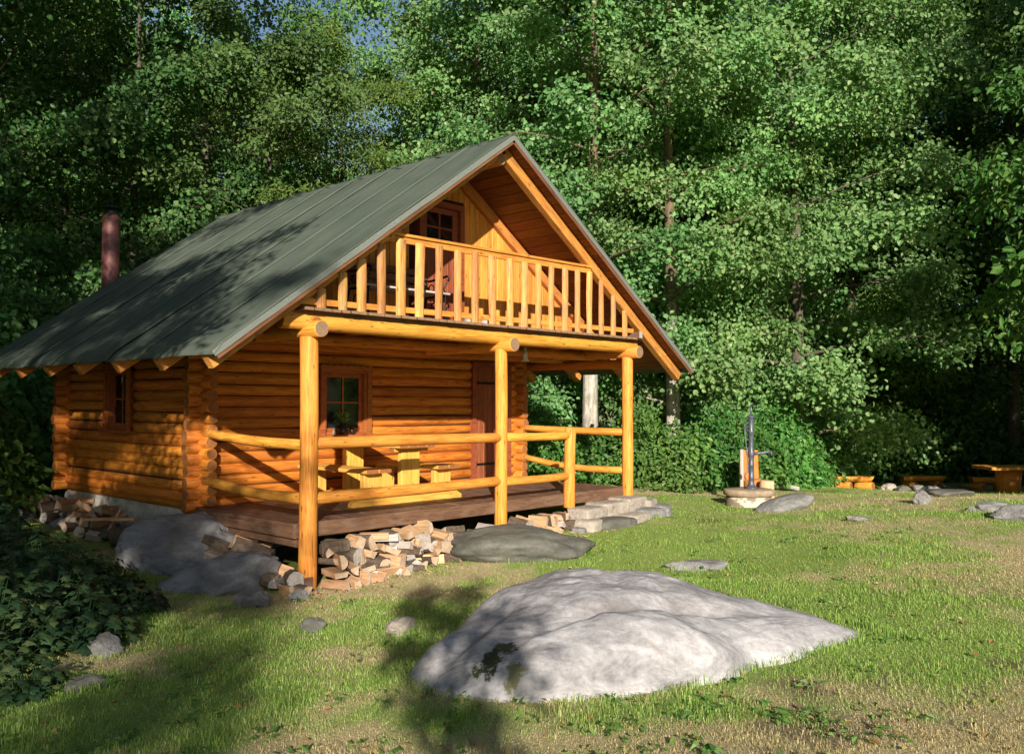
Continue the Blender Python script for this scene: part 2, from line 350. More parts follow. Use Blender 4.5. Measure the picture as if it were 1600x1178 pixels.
t = nt.nodes.new('ShaderNodeBsdfTranslucent'); nt.links.new(mixc(nt, 1.0, c, (1.2, 1.25, .8), 'MULTIPLY'), t.inputs[0]); mx = nt.nodes.new('ShaderNodeMixShader'); mx.inputs[0].default_value = .35
nt.links.new(bs.outputs[0], mx.inputs[1]); nt.links.new(t.outputs[0], mx.inputs[2]); nt.links.new(mx.outputs[0], nt.nodes['Material Output'].inputs[0])

# ------------------------------------------------------------------ terrain
_lat = np.random.default_rng(99).random((256, 256))
def vnoise(x, y, f, o=0):
    x = np.asarray(x) * f + 61.3 + o; y = np.asarray(y) * f + 17.7 + o * 1.7; ix = np.floor(x).astype(int); iy = np.floor(y).astype(int); u = x - ix; v = y - iy; u = u*u*(3-2*u); v = v*v*(3-2*v)
    g = lambda a, b: _lat[a % 256, b % 256]
    return (g(ix, iy)*(1-u) + g(ix+1, iy)*u)*(1-v) + (g(ix, iy+1)*(1-u) + g(ix+1, iy+1)*u)*v
def view_dl(x, y): return (x - CAM.x)*FW.x + (y - CAM.y)*FW.y, (x - CAM.x)*RT.x + (y - CAM.y)*RT.y
DRYSPOTS = [(4.6, 1.6, .7, 1.5, .16), (5.2, 2.6, .8, .9, .13), (6.6, -1.6, .8, .6, .10), (5.0, -1.2, .7, .5, .10), (11, 5.6, 1.6, 1.4, .24), (16, 7.5, 1.8, 2.2, .26), (16.5, 5.6, 1.2, 1.0, .16), (9.2, 3.6, .7, 1.2, .14), (9.4, -1.9, .6, .8, .12), (10.2, -.6, .5, 1.2, .16), (18.5, 3.5, .6, 3.0, .22),
            (7.6, 2.9, .9, .8, -.22), (11.5, 2.2, 2.2, 1.7, -.20), (9.3, 1.6, .8, 1.5, -.18), (6.2, -.3, .5, .4, -.12), (8.2, -.8, .6, .6, -.14), (5.4, .4, .3, 1.6, -.2), (14.5, 2.6, 1.5, 2.0, -.14), (8.4, -2.6, 1.3, 1.0, -.16), (6.0, -2.3, 1.2, 1.0, -.12)]
def dryness(x, y):
    x = np.asarray(x, float); y = np.asarray(y, float); D, L = view_dl(x, y)
    q = .34*vnoise(x, y, .55) + .32*vnoise(x, y, 1.5, 5) + .24*vnoise(x, y, 4.2, 9) + .14*vnoise(x, y, 11, 3)
    for d, l, sd, sl, a in DRYSPOTS: q = q + a*np.exp(-((D-d)/sd)**2 - ((L-l)/sl)**2)
    return q
def bareness(x, y): return .5*vnoise(x, y, .9, 31) + .35*vnoise(x, y, 2.7, 37) + .15*vnoise(x, y, 8, 41)
def set_attr(me, name, val):
    a = me.attributes.new(name, 'FLOAT', 'POINT'); a.data.foreach_set('value', np.ascontiguousarray(val, np.float32))
CTRL = np.array([(-5.7,-8.5,-.32),(-2.28,-5.27,-.49),(-3.57,-3.6,-.58),(-.78,-7.0,-.45),(-1.47,-4.68,-.56),(-1.67,-3.73,-.57),(1.1,-5.65,-.47),(1.3,-3.2,-.53),
 (0,0,-.73),(3.1,0,-.51),(6,-.2,-.42),(6.3,-.6,-.46),(8.8,-.6,-.48),(4.5,-4.8,-.29),(6.5,-5.5,-.21),(10,-4.7,-.15),(12.5,-2.3,-.45),(10.8,-1.3,-.45),(18,1.3,-.93),(20.4,.3,-1.0),
 (17.4,-2.4,-.78),(11.3,2.6,-.46),(13.9,1.3,-.55),(10.6,4.8,-.4),(-1.06,.6,-.70),(-2.4,.4,-.66),(-.95,5.4,-.45),(-.3,2.3,-.70),(3.35,-2.9,-.58),(2.6,-.8,-.56),(7.7,-1.6,-.42),
 (3,4.7,-.55),(6.5,7,-.5),(0,8,-.45),(-4.5,2,-.55),(-6,-2,-.5),(3,-9,-.25),(9,-9,-.15),(16,-8,-.3),(25,6,-1.0),(30,0,-1.1),(15,15,-.6),(5,18,-.4),(-8,12,-.3),(-12,-6,-.4),(-8,-16,-.4),(0,-18,-.3),(15,-18,-.3),(30,25,-.8),(40,-5,-1.0),(-20,10,-.3),(-5,30,-.3),(35,45,-.6),(-30,-30,-.4),(30,-30,-.5),(55,30,-.8)], float)
def _phi(r): return np.sqrt(r * r + .4)
_d = np.hypot(CTRL[:, None, 0] - CTRL[None, :, 0], CTRL[:, None, 1] - CTRL[None, :, 1])
_n = len(CTRL); _A = np.zeros((_n + 1, _n + 1)); _A[:_n, :_n] = _phi(_d) - np.eye(_n) * .12; _A[:_n, _n] = 1; _A[_n, :_n] = 1
_w = np.linalg.solve(_A, np.append(CTRL[:, 2], 0))
def gz(x, y):
    x = np.asarray(x, float); y = np.asarray(y, float); sh = x.shape; x = x.ravel(); y = y.ravel(); out = np.zeros(len(x))
    for i in range(0, len(x), 40000):
        s = slice(i, i + 40000)
        out[s] = _phi(np.hypot(x[s, None] - CTRL[None, :, 0], y[s, None] - CTRL[None, :, 1])) @ _w[:-1] + _w[-1]
    out += .022*np.sin(x*1.9+.7*y)*np.sin(y*1.6-.4*x+1.3) + .012*np.sin(x*4.3-1.1*y+.5)*np.sin(y*3.9+.8*x)
    far = np.clip((np.hypot(x - 5, y - 5) - 45) / 30, 0, 1); out = out * (1 - far) + far * (-.8)
    return out.reshape(sh)
def g1(x, y): return float(gz(np.array([x]), np.array([y]))[0])
def cp(D, L):                                   # metres ahead of / to the right of where the photographer stands
    return CAM.x + FW.x * D + RT.x * L, CAM.y + FW.y * D + RT.y * L
def cpz(D, L, dz=0.0):
    x, y = cp(D, L); return Vector((x, y, g1(x, y) + dz))
def grid_axis(lo, a, b, hi, fine, coarse):
    q = list(np.arange(a, b, fine)); x = b; st = fine
    while x < hi: q.append(x); st = min(st * 1.25, coarse); x += st
    q.append(hi); x = a; st = fine; pre = []
    while True:
        st = min(st * 1.25, coarse); x -= st
        if x <= lo: break
        pre.append(x)
    return np.array([lo] + pre[::-1] + q)
gx = grid_axis(-400, -10, 22, 400, .22, 40); gy = grid_axis(-400, -12, 14, 400, .22, 40)
GX, GY = np.meshgrid(gx, gy, indexing='ij'); GZ = gz(GX, GY)
ii = np.arange(len(gx) * len(gy)).reshape(len(gx), len(gy))
F = np.stack([ii[:-1, :-1], ii[1:, :-1], ii[1:, 1:], ii[:-1, 1:]], -1).reshape(-1, 4)
tag(link('ground', npmesh('ground', np.stack([GX, GY, GZ], -1).reshape(-1, 3), F, M['ground'], True)), 'patchy lawn and forest floor around the cabin', None, None, 'structure')
_me = bpy.data.objects['ground'].data; set_attr(_me, 'dry', dryness(GX, GY).ravel()); set_attr(_me, 'bare', bareness(GX, GY).ravel())
# ------------------------------------------------------------------ log cabin
LOG = [M['log'], M['end']]; RAIL = [M['rail'], M['end']]
cabin = thing('log_cabin', (3.0, 4.7, -.1), 'orange log cabin with green felt roof, covered porch and gable balcony', 'cabin')
PITCHR = .152; XL, XR, YF, YB = .03, 6.02, 2.46, 6.95
def spans(a, b, z, holes):
    out = [(a, b)]
    for h0, h1, z0, z1 in holes:
        if z0 - .03 < z < z1 + .03:
            out = [q for s in out for q in ((s[0], min(s[1], h0)), (max(s[0], h1), s[1])) if q[1] - q[0] > .04]
    return out
def log_wall(name, axis, fixed, a, b, z0, rows, holes, over=.25):
    """one wall: a dark chinking core with its logs as pieces"""
    k = MB(); t = .035
    zz0, zz1 = z0 - .07, z0 + PITCHR * (rows - 1) + .06
    segs = sorted(set([zz0, zz1] + [h for q in holes for h in (max(zz0, q[2]), min(zz1, q[3]))]))
    for s0, s1 in zip(segs[:-1], segs[1:]):
        for p, q in spans(a + .09, b - .09, (s0 + s1) / 2, [(h[0], h[1], h[2] + .031, h[3] - .031) for h in holes]):
            if axis == 'X': k.box((p, fixed - t, s0), (q, fixed + t, s1))
            else: k.box((fixed - t, p, s0), (fixed + t, q, s1))
    wl = k.obj(name, M['dark'], cabin)
    for i in range(rows):
        z = z0 + PITCHR * i
        for p, q in spans(a - over + random.uniform(-.02, .02), b + over + random.uniform(-.02, .02), z, holes):
            r = .079 + random.uniform(-.004, .006); e = random.uniform(-.005, .005); dz = random.uniform(-.006, .006)
            A, B = ((p, fixed, z + dz), (q, fixed, z + dz)) if axis == 'X' else ((fixed, p, z + dz), (fixed, q, z + dz))
            if random.random() < .5: A, B = B, A
            round_log('log', A, B, r + e, r - e, LOG, wl, bow=.006, wob=.03)
    return wl
WIN = (1.83, 2.61, .89, 1.83); DOOR = (4.86, 5.80, -.2, 2.06); SWIN = (4.45, 5.18, .95, 1.86)
log_wall('front_wall', 'X', YF, XL, XR, .0, 15, [WIN, DOOR])
log_wall('side_wall', 'Y', XL, YF, YB, .076, 14, [SWIN])
log_wall('side_wall', 'Y', XR, YF, YB, .076, 14, [])
log_wall('rear_wall', 'X', YB, XL, XR, .0, 15, [])
for xx in (XL, XR):   # sill logs under the side walls
    round_log('sill_log', (xx, YF + .1, -.03), (xx, YB - .1, -.03), .062, .062, LOG, cabin, bow=.003)
fd = MB()             # rubble and lime footing
def footing(x0, y0, x1, y1, n, dx, dy):
    for i in range(n + 1):
        t = i / n; x = x0 + (x1 - x0) * t; y = y0 + (y1 - y0) * t; j = random.uniform(-.03, .03)
        fd.v += [(x + dx * (.0 + j * .3), y + dy * (.0 + j * .3), -.075), (x + dx * (.05 + j), y + dy * (.05 + j), -.25), (x + dx * (.10 + j), y + dy * (.10 + j), -1.2)]
        if i:
            k = len(fd.v) - 6
            fd.f += [(k, k+1, k+4, k+3), (k+1, k+2, k+5, k+4)]; fd.m += [0, 0]; fd.sm += [True, True]
footing(XL, YB + .1, XL, YF - .02, 16, -1, 0); footing(XL - .02, YF - .03, XR, YF - .03, 16, 0, -1)
footing(XR, YF, XR, YB + .1, 10, 1, 0); footing(XR, YB + .05, XL, YB + .05, 10, 0, 1)
fd.obj('foundation', M['plaster'], cabin)
MB().box((XL, YF, -.09), (XR, YB, -.04)).obj('floor', M['dark'], cabin)
# windows and door: local x across, -y outwards, z up, origin bottom middle
def build_window(mw, wd, hg, curtain=True):
    fr = MB(); d = .075; o = .07
    wn = link('window', None, cabin, mw)
    def part(name, a, b, mat, par=wn): return MB().box(a, b).obj(name, mat, par, mw)
    h = wd / 2
    part('jamb', (-h - .012, -.12, 0), (-h + .05, .10, hg), M['frame']); part('jamb', (h - .05, -.12, 0), (h + .012, .10, hg), M['frame'])
    part('lintel', (-h - .012, -.125, hg - .05), (h + .012, .10, hg + .014), M['frame'])
    part('casing', (-h - o, -.155, -.02), (-h + .01, -.115, hg + .02), M['frame']); part('casing', (h - .01, -.155, -.02), (h + o, -.115, hg + .02), M['frame'])
    tp = MB(); n = 8                                           # scalloped head board
    for i in range(n):
        x0 = -h - o - .015 + (wd + 2*o + .03) * i / n; x1 = -h - o - .015 + (wd + 2*o + .03) * (i + 1) / n; xm = (x0 + x1) / 2
        z0, z1 = hg - .015, hg + .055; zt = z1 + .018
        vs = [(x0,-.165,z0),(x1,-.165,z0),(x1,-.165,z1),(xm,-.165,zt),(x0,-.165,z1),(x0,-.12,z0),(x1,-.12,z0),(x1,-.12,z1),(xm,-.12,zt),(x0,-.12,z1)]
        tp.add(vs, [(0,1,2,3,4),(9,8,7,6,5),(0,5,6,1),(2,7,8,3),(3,8,9,4)])
    tp.obj('casing', M['frame'], wn, mw)
    part('sill', (-h - o - .03, -.21, -.05), (h + o + .03, -.02, -.012), M['frame']); part('sill_bar', (-h, -.1, -.03), (h, .10, .03), M['frame'])
    s = h - .05                                                 # sash
    for a, b in (((-s, -.05, .03), (-s + .05, -.01, hg - .05)), ((s - .05, -.05, .03), (s, -.01, hg - .05)), ((-s, -.052, .03), (s, -.008, .085)), ((-s, -.052, hg - .11), (s, -.008, hg - .05))):
        part('sash', a, b, M['frame'])
    part('muntin', (-.013, -.048, .08), (.013, -.014, hg - .1), M['frame']); zm = .03 + (hg - .08) * .5
    part('muntin', (-s + .04, -.046, zm - .013), (s - .04, -.016, zm + .013), M['frame'])
    for a, b in ((-s + .04, -.012), (.012, s - .04)):
        for z0, z1 in ((.08, zm - .01), (zm + .01, hg - .1)):
            part('pane', (a, -.034, z0), (b, -.028, z1), M['glass'])
    if curtain:
        cb = MB(); n = 30
        for i in range(n + 1):
            x = -s + 2 * s * i / n; y = .03 + .012 * math.sin(i * 1.7) + .006 * math.sin(i * 4.1)
            cb.v += [(x, y, .06), (x, y, zm - .0 + .02 * math.sin(i * .9))]
            if i: k = len(cb.v) - 4; cb.f.append((k, k+2, k+3, k+1)); cb.m.append(0); cb.sm.append(True)
        cb.obj('curtain', M['curtain'], wn, mw)
    MB().box((-h, .30, -.05), (h, .31, hg + .05)).obj('unlit_room_sheet', M['dark'], wn, mw)  # near black sheet stands for the shade of the unlit room
    return wn
build_window(Matrix.Translation(((WIN[0] + WIN[1]) / 2, YF, WIN[2])), WIN[1] - WIN[0], WIN[3] - WIN[2])
build_window(Matrix.Translation((XL, (SWIN[0] + SWIN[1]) / 2, SWIN[2])) @ Matrix.Rotation(-math.pi / 2, 4, 'Z'), SWIN[1] - SWIN[0], SWIN[3] - SWIN[2], False)
def build_door(mw, wd, hg, glazed):
    dr = link('balcony_door' if glazed else 'door', None, cabin, mw); h = wd / 2
    def part(name, a, b, mat): return MB().box(a, b).obj(name, mat, dr, mw)
    part('door_frame', (-h - .085, -.115, 0), (-h, .06, hg + .085), M['red']); part('door_frame', (h, -.115, 0), (h + .085, .06, hg + .085), M['red'])
    part('door_frame', (-h, -.113, hg), (h, .06, hg + .084), M['red'])
    nb = 7; z1 = hg if not glazed else hg * .66
    for i in range(nb):
        a = -h + .006 + (wd - .012) * i / nb; b = a + (wd - .012) / nb - .004
        board('plank', (( a + b) / 2, -.03, .01), ((a + b) / 2, -.03, z1 - .005), b - a, .04, M['red'], dr, up=(0, -1, 0), bev=.006)
        dr.children[-1].matrix_basis = mw @ dr.children[-1].matrix_basis
    part('door_back', (-h, .0, 0), (h, .02, z1), M['red'])
    if glazed:
        for a, b in (((-h, -.05, z1), (-h + .1, -.0, hg)), ((h - .1, -.05, z1), (h, -.0, hg)), ((-h, -.052, z1), (h, -.0, z1 + .09)), ((-h, -.052, hg - .08), (h, -.0, hg))): part('stile', a, b, M['red'])
        part('muntin', (-.014, -.045, z1 + .08), (.014, -.01, hg - .07), M['red']); zm = (z1 + hg) / 2 + .01
        part('muntin', (-h + .09, -.043, zm - .014), (h - .09, -.012, zm + .014), M['red'])
        for a, b in ((-h + .09, -.013), (.013, h - .09)):
            for q0, q1 in ((z1 + .08, zm - .01), (zm + .01, hg - .07)): part('pane', (a, -.032, q0), (b, -.026, q1), M['glass'])
        part('unlit_room_sheet', (-h, .25, z1), (h, .26, hg), M['dark'])  # dark sheet in place of the shaded room behind the glass
        k = MB().lathe([(.012, 0), (.012, .04), (.02, .05), (.02, .065)], 10).obj('handle', M['iron'], dr, mw @ Matrix.Translation((h - .07, -.05, hg * .52)) @ Matrix.Rotation(math.pi / 2, 4, 'X'))
    else:
        for z in (.30, hg - .28):
            hb = MB().box((-h + .02, -.062, z - .02), (-h + .52, -.052, z + .02))
            hb.box((-h - .02, -.075, z - .05), (-h + .05, -.053, z + .05)); hb.box((-h + .5, -.061, z - .045), (-h + .56, -.053, z + .045)); hb.obj('hinge', M['iron'], dr, mw)
        part('lock_plate', (h - .10, -.06, .86), (h - .055, -.05, 1.06), M['iron'])
        MB().tube([(h - .078, -.055, .98), (h - .078, -.10, .98), (h - .10, -.11, .98), (h - .19, -.11, .985)], [.009] * 4, 8).obj('handle', M['galv'], dr, mw)
    return dr
build_door(Matrix.Translation(((DOOR[0] + DOOR[1]) / 2, YF, .0)), DOOR[1] - DOOR[0] - .16, 1.97, False)
# porch deck
deck = MB()
for x in (.1, 1.55, 3.0, 4.5, 5.85): deck.box((x - .05, .1, -.16), (x + .05, 2.3, -.036))
deck.box((-.05, .95, -.30), (5.95, 1.1, -.161)); deck.obj('porch_deck', M['skirt'], cabin)
deck = bpy.data.objects['porch_deck']
nb = 43; bw = (5.98 + .115) / nb
for i in range(nb):
    x = -.115 + bw * (i + .5)
    board('deck_board', (x, .075, -.016 + random.uniform(-.003, .003)), (x, 2.37, -.016 + random.uniform(-.003, .003)), bw - .008, .034, M['deck'], deck, bev=.005)
board('skirt_board', (-.13, .045, -.075), (5.98, .045, -.075), .06, .165, M['skirt'], deck, bev=.008)
board('skirt_board', (-.145, .02, -.075), (-.145, 2.25, -.075), .06, .165, M['skirt'], deck, bev=.008)
board('skirt_board', (-.10, .06, -.215), (-.10, 2.0, -.205), .05, .09, M['skirt'], deck, bev=.008)
board('skirt_board', (6.0, .02, -.075), (6.0, 2.3, -.075), .04, .165, M['skirt'], deck, bev=.008)
# posts, beam, cross logs
for x, z0, r in ((0, -.76, .104), (3.1, -.56, .088), (6.03, -.26, .09)):
    round_log('post', (x, 0, z0), (x + random.uniform(-.008, .008), 0, 2.09), r, r * .97, RAIL, cabin, bow=.008, wob=.02, n=18)
MB().box((-.11, -.112, -.735), (.0, -.098, -.575)).obj('post_shoe', M['skirt'], cabin)
round_log('short_post', (4.56, .0, -.20), (4.585, -.01, .985), .088, .084, RAIL, cabin, bow=.012, wob=.03, n=18)
for x, z in ((.0, 2.165), (3.12, 2.145), (6.05, 2.165)):
    round_log('cross_log', (x, -.24, z), (x, 2.6, z + .02), .098, .09, [M['rail'], M['endgrey']], cabin, bow=.008, n=18)
round_log('beam', (-.37, .03, 2.262), (6.27, .03, 2.262), .098, .09, RAIL, cabin, bow=.004, n=18, lift=-.02)
for x in (1.1, 2.1, 4.1, 5.1):
    round_log('ceiling_joist', (x, .16, 2.27), (x, 2.5, 2.27), .07, .065, LOG, cabin)
for y in (.85, 1.6): round_log('ceiling_log', (-.2, y, 2.13 if y < 1 else 2.11), (6.3, y, 2.13 if y < 1 else 2.11), .075, .07, LOG, cabin)
round_log('plate_log', (XL, -.1, 2.235), (XL, 7.2, 2.235), .08, .08, LOG, cabin); round_log('plate_log', (XR + .35, .3, 2.0), (XR + .35, 3.2, 2.0), .08, .075, LOG, cabin)
# porch rails
def rail(p0, p1, r, sag, par=cabin): round_log('rail', p0, p1, r, r * .94, RAIL, par, bow=.01, wob=.05, lift=sag, n=14)
rail((.0, .0, .89), (3.1, .0, .875), .070, .004); rail((3.1, .0, .88), (4.57, .0, .87), .064, .0)
rail((.0, .0, .275), (3.1, .0, .285), .072, -.01); rail((3.1, .0, .275), (4.57, .0, .27), .062, -.01)
rail((.0, .02, .87), (.02, 2.36, .95), .064, -.03); rail((.0, .02, .275), (.02, 2.36, .34), .068, -.05)
rail((6.03, .02, .885), (6.03, 2.3, .91), .06, -.01); rail((6.03, .02, .275), (6.03, 2.3, .40), .056, -.07)
# balcony
bal = MB().box((-.3, -.02, 2.335), (6.3, .12, 2.372)).obj('balcony', M['skirt'], cabin)
nb = 51; x0, x1 = -.17, 6.2; bw = (x1 - x0) / nb
for i in range(nb):
    x = x0 + bw * (i + .5); e = random.uniform(-.012, .012)
    board('floor_board', (x, -.15 + e, 2.389), (x, 1.1, 2.389), bw - .01, .032, [M['deck'], M['endgrey']], bal, bev=.004)
    if 0 < i < nb - 1 and i % 1 == 0: pass
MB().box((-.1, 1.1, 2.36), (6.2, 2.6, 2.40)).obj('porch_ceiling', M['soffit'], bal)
RZ, RX = 4.976, 3.027; EL = (-1.311, 1.867); ER = (7.516, 1.925)
SL = (RZ - EL[1]) / (RX - EL[0]); SR = (RZ - ER[1]) / (ER[0] - RX)
def roofz(x): return RZ - (SL * (RX - x) if x < RX else SR * (x - RX))
BX = [-.20, .091, .386, .652, .944, 1.244, 1.541, 1.861, 2.195, 2.508, 2.834, 3.183, 3.473, 3.765, 4.049, 4.358, 4.65, 4.933, 5.229, 5.535, 5.845]
for x in BX:
    zt = min(3.335 + random.uniform(-.012, .012), roofz(x) - .24); zb = 2.408
    if zt - zb < .05: continue
    b = MB(); n = 7; wd = (.062 if x < 3.3 else .055) + random.uniform(-.006, .007); L = zt - zb; sd = random.uniform(0, 99); seg = 6
    vs = []; fs = []                                             # half-round split pole, flat side to the rails
    for i in range(seg + 1):
        s = i / seg; ww = wd * (1 + .16 * mnoise.noise(Vector((s * 2.5 * L + sd, sd, 1)))); cx = .008 * mnoise.noise(Vector((s * 2 + sd, 3, sd)))
        for k in range(n): q = math.pi * k / (n - 1); vs.append((s * L, cx + ww * math.cos(q), .042 * math.sin(q) * (1 + .1 * mnoise.noise(Vector((s * 3, k, sd))))))
    for i in range(seg):
        for k in range(n - 1): fs.append((i*n+k, (i+1)*n+k, (i+1)*n+k+1, i*n+k+1))
        fs.append((i*n+n-1, (i+1)*n+n-1, (i+1)*n, i*n))
    b.add(vs, fs, 0, False); b.add(vs, [tuple(range(n)), tuple(reversed(range(seg*n, seg*n+n)))], 1)
    tilt = random.uniform(-.006, .006)
    b.obj('baluster', [M['baluster'], M['end']], bal, axis_mat((x, -.086, zb), (x + tilt, -.086, zt), (0, -1, 0)))
board('balcony_rail', (.98, -.045, 3.40), (5.0, -.045, 3.425), .11, .035, M['board'], bal, bev=.005)
board('balcony_rail', (.98, -.055, 3.34), (5.0, -.055, 3.365), .035, .075, M['board'], bal, bev=.004)
board('balcony_rail', (-.18, -.06, 2.475), (6.1, -.06, 2.515), .04, .07, M['board'], bal, bev=.004)
board('end_block', (6.13, -.2, 2.45), (6.13, .15, 2.45), .09, .11, [M['skirt'], M['splitgrey']], bal)
# gable wall with its boards
GY_ = 1.10
gw = MB().add([(RX - (RZ - 2.44) / SL, GY_ + .03, 2.36), (RX + (RZ - 2.44) / SR, GY_ + .03, 2.36), (RX, GY_ + .03, RZ - .09)], [(0, 1, 2)]).obj('gable_wall', M['dark'], cabin)
GD = (2.50, 3.30, 2.41, 1.83)
x = -.7
while x < 6.85:
    w_ = .118; xm = x + w_ / 2; zt = min(roofz(x), roofz(x + w_)) - .08; zb = 2.41
    if xm > GD[0] - .08 and xm < GD[1] + .08: zb = GD[2] + GD[3] + .08
    if zt - zb > .04: board('gable_board', (xm, GY_, zb), (xm, GY_, zt), w_ - .007, .03, M['board'], gw, up=(0, -1, 0), bev=.006)
    x += w_
build_door(Matrix.Translation(((GD[0] + GD[1]) / 2, GY_ - .01, GD[2])), GD[1] - GD[0] - .10, GD[3] - .08, True)
gr = MB().add([(XL, YB, 2.1), (XR, YB, 2.1), (6.9, YB, roofz(6.9) - .06), (RX, YB, RZ - .08), (-.75, YB, roofz(-.75) - .06)], [(0, 4, 3, 2, 1)]).obj('rear_gable', M['board'], cabin)
# roof
roof = link('roof', None, cabin, Matrix.Translation((RX, 3.5, RZ)))
for side, (ex, ez) in (('l', EL), ('r', ER)):
    S = math.hypot(ex - RX, RZ - ez); dx, dz = (ex - RX) / S, (ez - RZ) / S; nx, nz = (dz, -dx) if side == 'l' else (-dz, dx)
    if nz < 0: nx, nz = -nx, -nz
    P = lambda s, y, h: (RX + dx * s + nx * h, y, RZ + dz * s + nz * h)
    nbd = 29; bw = (S - .11) / nbd
    for i in range(nbd):                                          # sheathing boards, seen from below
        s = bw * (i + .5) + .01
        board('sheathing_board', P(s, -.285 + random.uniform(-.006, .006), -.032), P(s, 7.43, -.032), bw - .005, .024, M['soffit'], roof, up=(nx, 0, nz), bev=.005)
    for y in (-.03, 1.06, 2.16, 3.3, 4.36, 5.45, 6.5, 7.3):       # rafters
        a, b_ = P(.06, y, -.125), P(S + .005, y, -.128)
        board('rafter', a, b_, .115, .155, [M['rafter'], M['rafter']], roof, up=(nx, 0, nz), bev=.006)
    for y, th in ((-.292, .02), (7.44, .02)):
        board('verge_board', P(.01, y, -.055), P(S + .01, y, -.055), th, .085, M['verge'], roof, up=(nx, 0, nz))
        vb = MB(); n = 26; sd = random.uniform(0, 50)             # felt turned down over the verge
        yo = y - .016 if y < 0 else y + .016
        for i in range(n + 1):
            s = (S + .03) * i / n; h = -.055 - .014 * mnoise.noise(Vector((s * 2.1, sd, 0))); o = .006 * mnoise.noise(Vector((s * 3, 5, sd)))
            vb.v += [P(s, yo - o, .012), P(s, yo - .004 - o, h)]
            if i: k = len(vb.v) - 4; vb.f.append((k, k+2, k+3, k+1) if y < 0 else (k, k+1, k+3, k+2)); vb.m.append(0); vb.sm.append(True)
        vb.obj('verge_felt', M['feltedge'], roof)
    ns = 9; Y0, Y1 = -.312, 7.465; sw = (Y1 - Y0) / ns; cols = 10; rows = 36
    for j in range(ns):                                           # felt strips laid from ridge to eave, each lapping over the one behind its front edge
        ya = Y0 + sw * j - (.05 if j else 0); yb = Y0 + sw * (j + 1) + (0 if j == ns - 1 else .0); b = MB(); sd = random.uniform(0, 99)
        for i in range(rows + 1):
            s = -.005 + (S + .035) * i / rows
            for k in range(cols + 1):
                u = k / cols; yy = ya + (yb - ya) * u + .010 * mnoise.noise(Vector((s * .9, sd, 0))) * (1 if 0 < j or k else 0)
                lip = .009 * max(0, 1 - u / .12) if j else .004
                crown = .016 * math.exp(-((u - .10) / .07) ** 2) if j else .006 * math.exp(-(u / .08) ** 2)
                h = .006 + lip + crown + .009 * mnoise.noise(Vector((s * .8, yy * 1.5, sd))) + .004 * mnoise.noise(Vector((s * 3.1, yy * 4, sd)))
                if s > S - .10: h -= .038 * ((s - S + .10) / .13) ** 2 * (1.0 + .5 * mnoise.noise(Vector((yy * 2.3, 9, 1)))) 
                b.v.append(P(s + (.025 * mnoise.noise(Vector((yy * 2.1, 4, 4))) if i == rows else 0), yy, h))
        W_ = cols + 1
        for i in range(rows):
            for k in range(cols):
                q = (i*W_+k, (i+1)*W_+k, (i+1)*W_+k+1, i*W_+k+1)
                b.f.append(q if side == 'l' else q[::-1]); b.m.append(0); b.sm.append(True)
        if j:                                                     # pale selvage along the lap
            e = MB()
            for i in range(rows + 1):
                A = [Vector(b.v[i*W_ + k]) for k in (0, 1, 2)]; nn = Vector((nx, 0, nz)) * .0025
                e.v += [tuple(A[0] + nn), tuple(A[1] + nn), tuple(A[1].lerp(A[2], .12) + nn)]
                if i:
                    k = len(e.v) - 6
                    for c in (0, 1): q = (k+c, k+c+3, k+c+4, k+c+1); e.f.append(q if side == 'l' else q[::-1]); e.m.append(0); e.sm.append(True)
            e.obj('lap_edge', M['feltedge'], roof)
        o = b.obj('roofing_strip', M['felt'], roof); so = o.modifiers.new('thick', 'SOLIDIFY'); so.thickness = .006; so.offset = -1
ys = [-.315, .2, 1.1, 2.0, 2.92, 3.8, 4.65, 5.48, 6.4, 7.47]
for a, b_ in zip(ys[:-1], ys[1:]):                                # ridge caps
    k = MB(); n = 8
    for i in range(n + 1):
        y = a + (b_ + .06 - a) * i / n; t = i / n; up = .018 + .034 * math.exp(-((t - .98) / .10) ** 2) + .012 * math.exp(-((t - .0) / .08) ** 2)
        for q in (-.15, -.07, -.02, .02, .07, .15):
            k.v.append((RX + q, y, roofz(RX + q) + up + (.0 if abs(q) > .05 else -.012) + .006 * mnoise.noise(Vector((y * 3, q * 20, a)))))
        if i:
            e = len(k.v) - 12
            for c in range(5): k.f.append((e+c, e+c+1, e+c+7, e+c+6)); k.m.append(0); k.sm.append(True)
    o = k.obj('ridge_cap', M['felt'], roof); so = o.modifiers.new('thick', 'SOLIDIFY'); so.thickness = .008; so.offset = -1
round_log('ridge_beam', (RX - .02, -.10, RZ - .30), (RX - .02, 7.35, RZ - .30), .075, .075, [M['rafter'], M['endgrey']], roof)
# flue pipe on the rear wall
fx, fy = 1.16, 8.15
mwf = Matrix.Translation((fx, fy, -.4))
flue = MB().lathe([(.155, 0), (.155, 2.4), (.16, 2.41), (.16, 2.44), (.155, 2.45), (.155, 3.9), (.16, 3.91), (.16, 3.94), (.155, 3.95), (.155, 5.10), (.150, 5.16), (.10, 5.22)], 24).obj('flue_pipe', M['pipe'], cabin, mwf)
MB().lathe([(.05, 5.2), (.05, 5.31)], 10).obj('cap_stem', M['galv'], flue, mwf)
MB().lathe([(.185, 5.315), (.19, 5.33), (.12, 5.375), (.03, 5.40)], 24).obj('rain_cap', M['iron'], flue, mwf)
MB().tube([(0, 0, 1.9), (.3, -1.1, 1.9)], [.03, .03], 6).obj('bracket', M['iron'], flue, mwf)
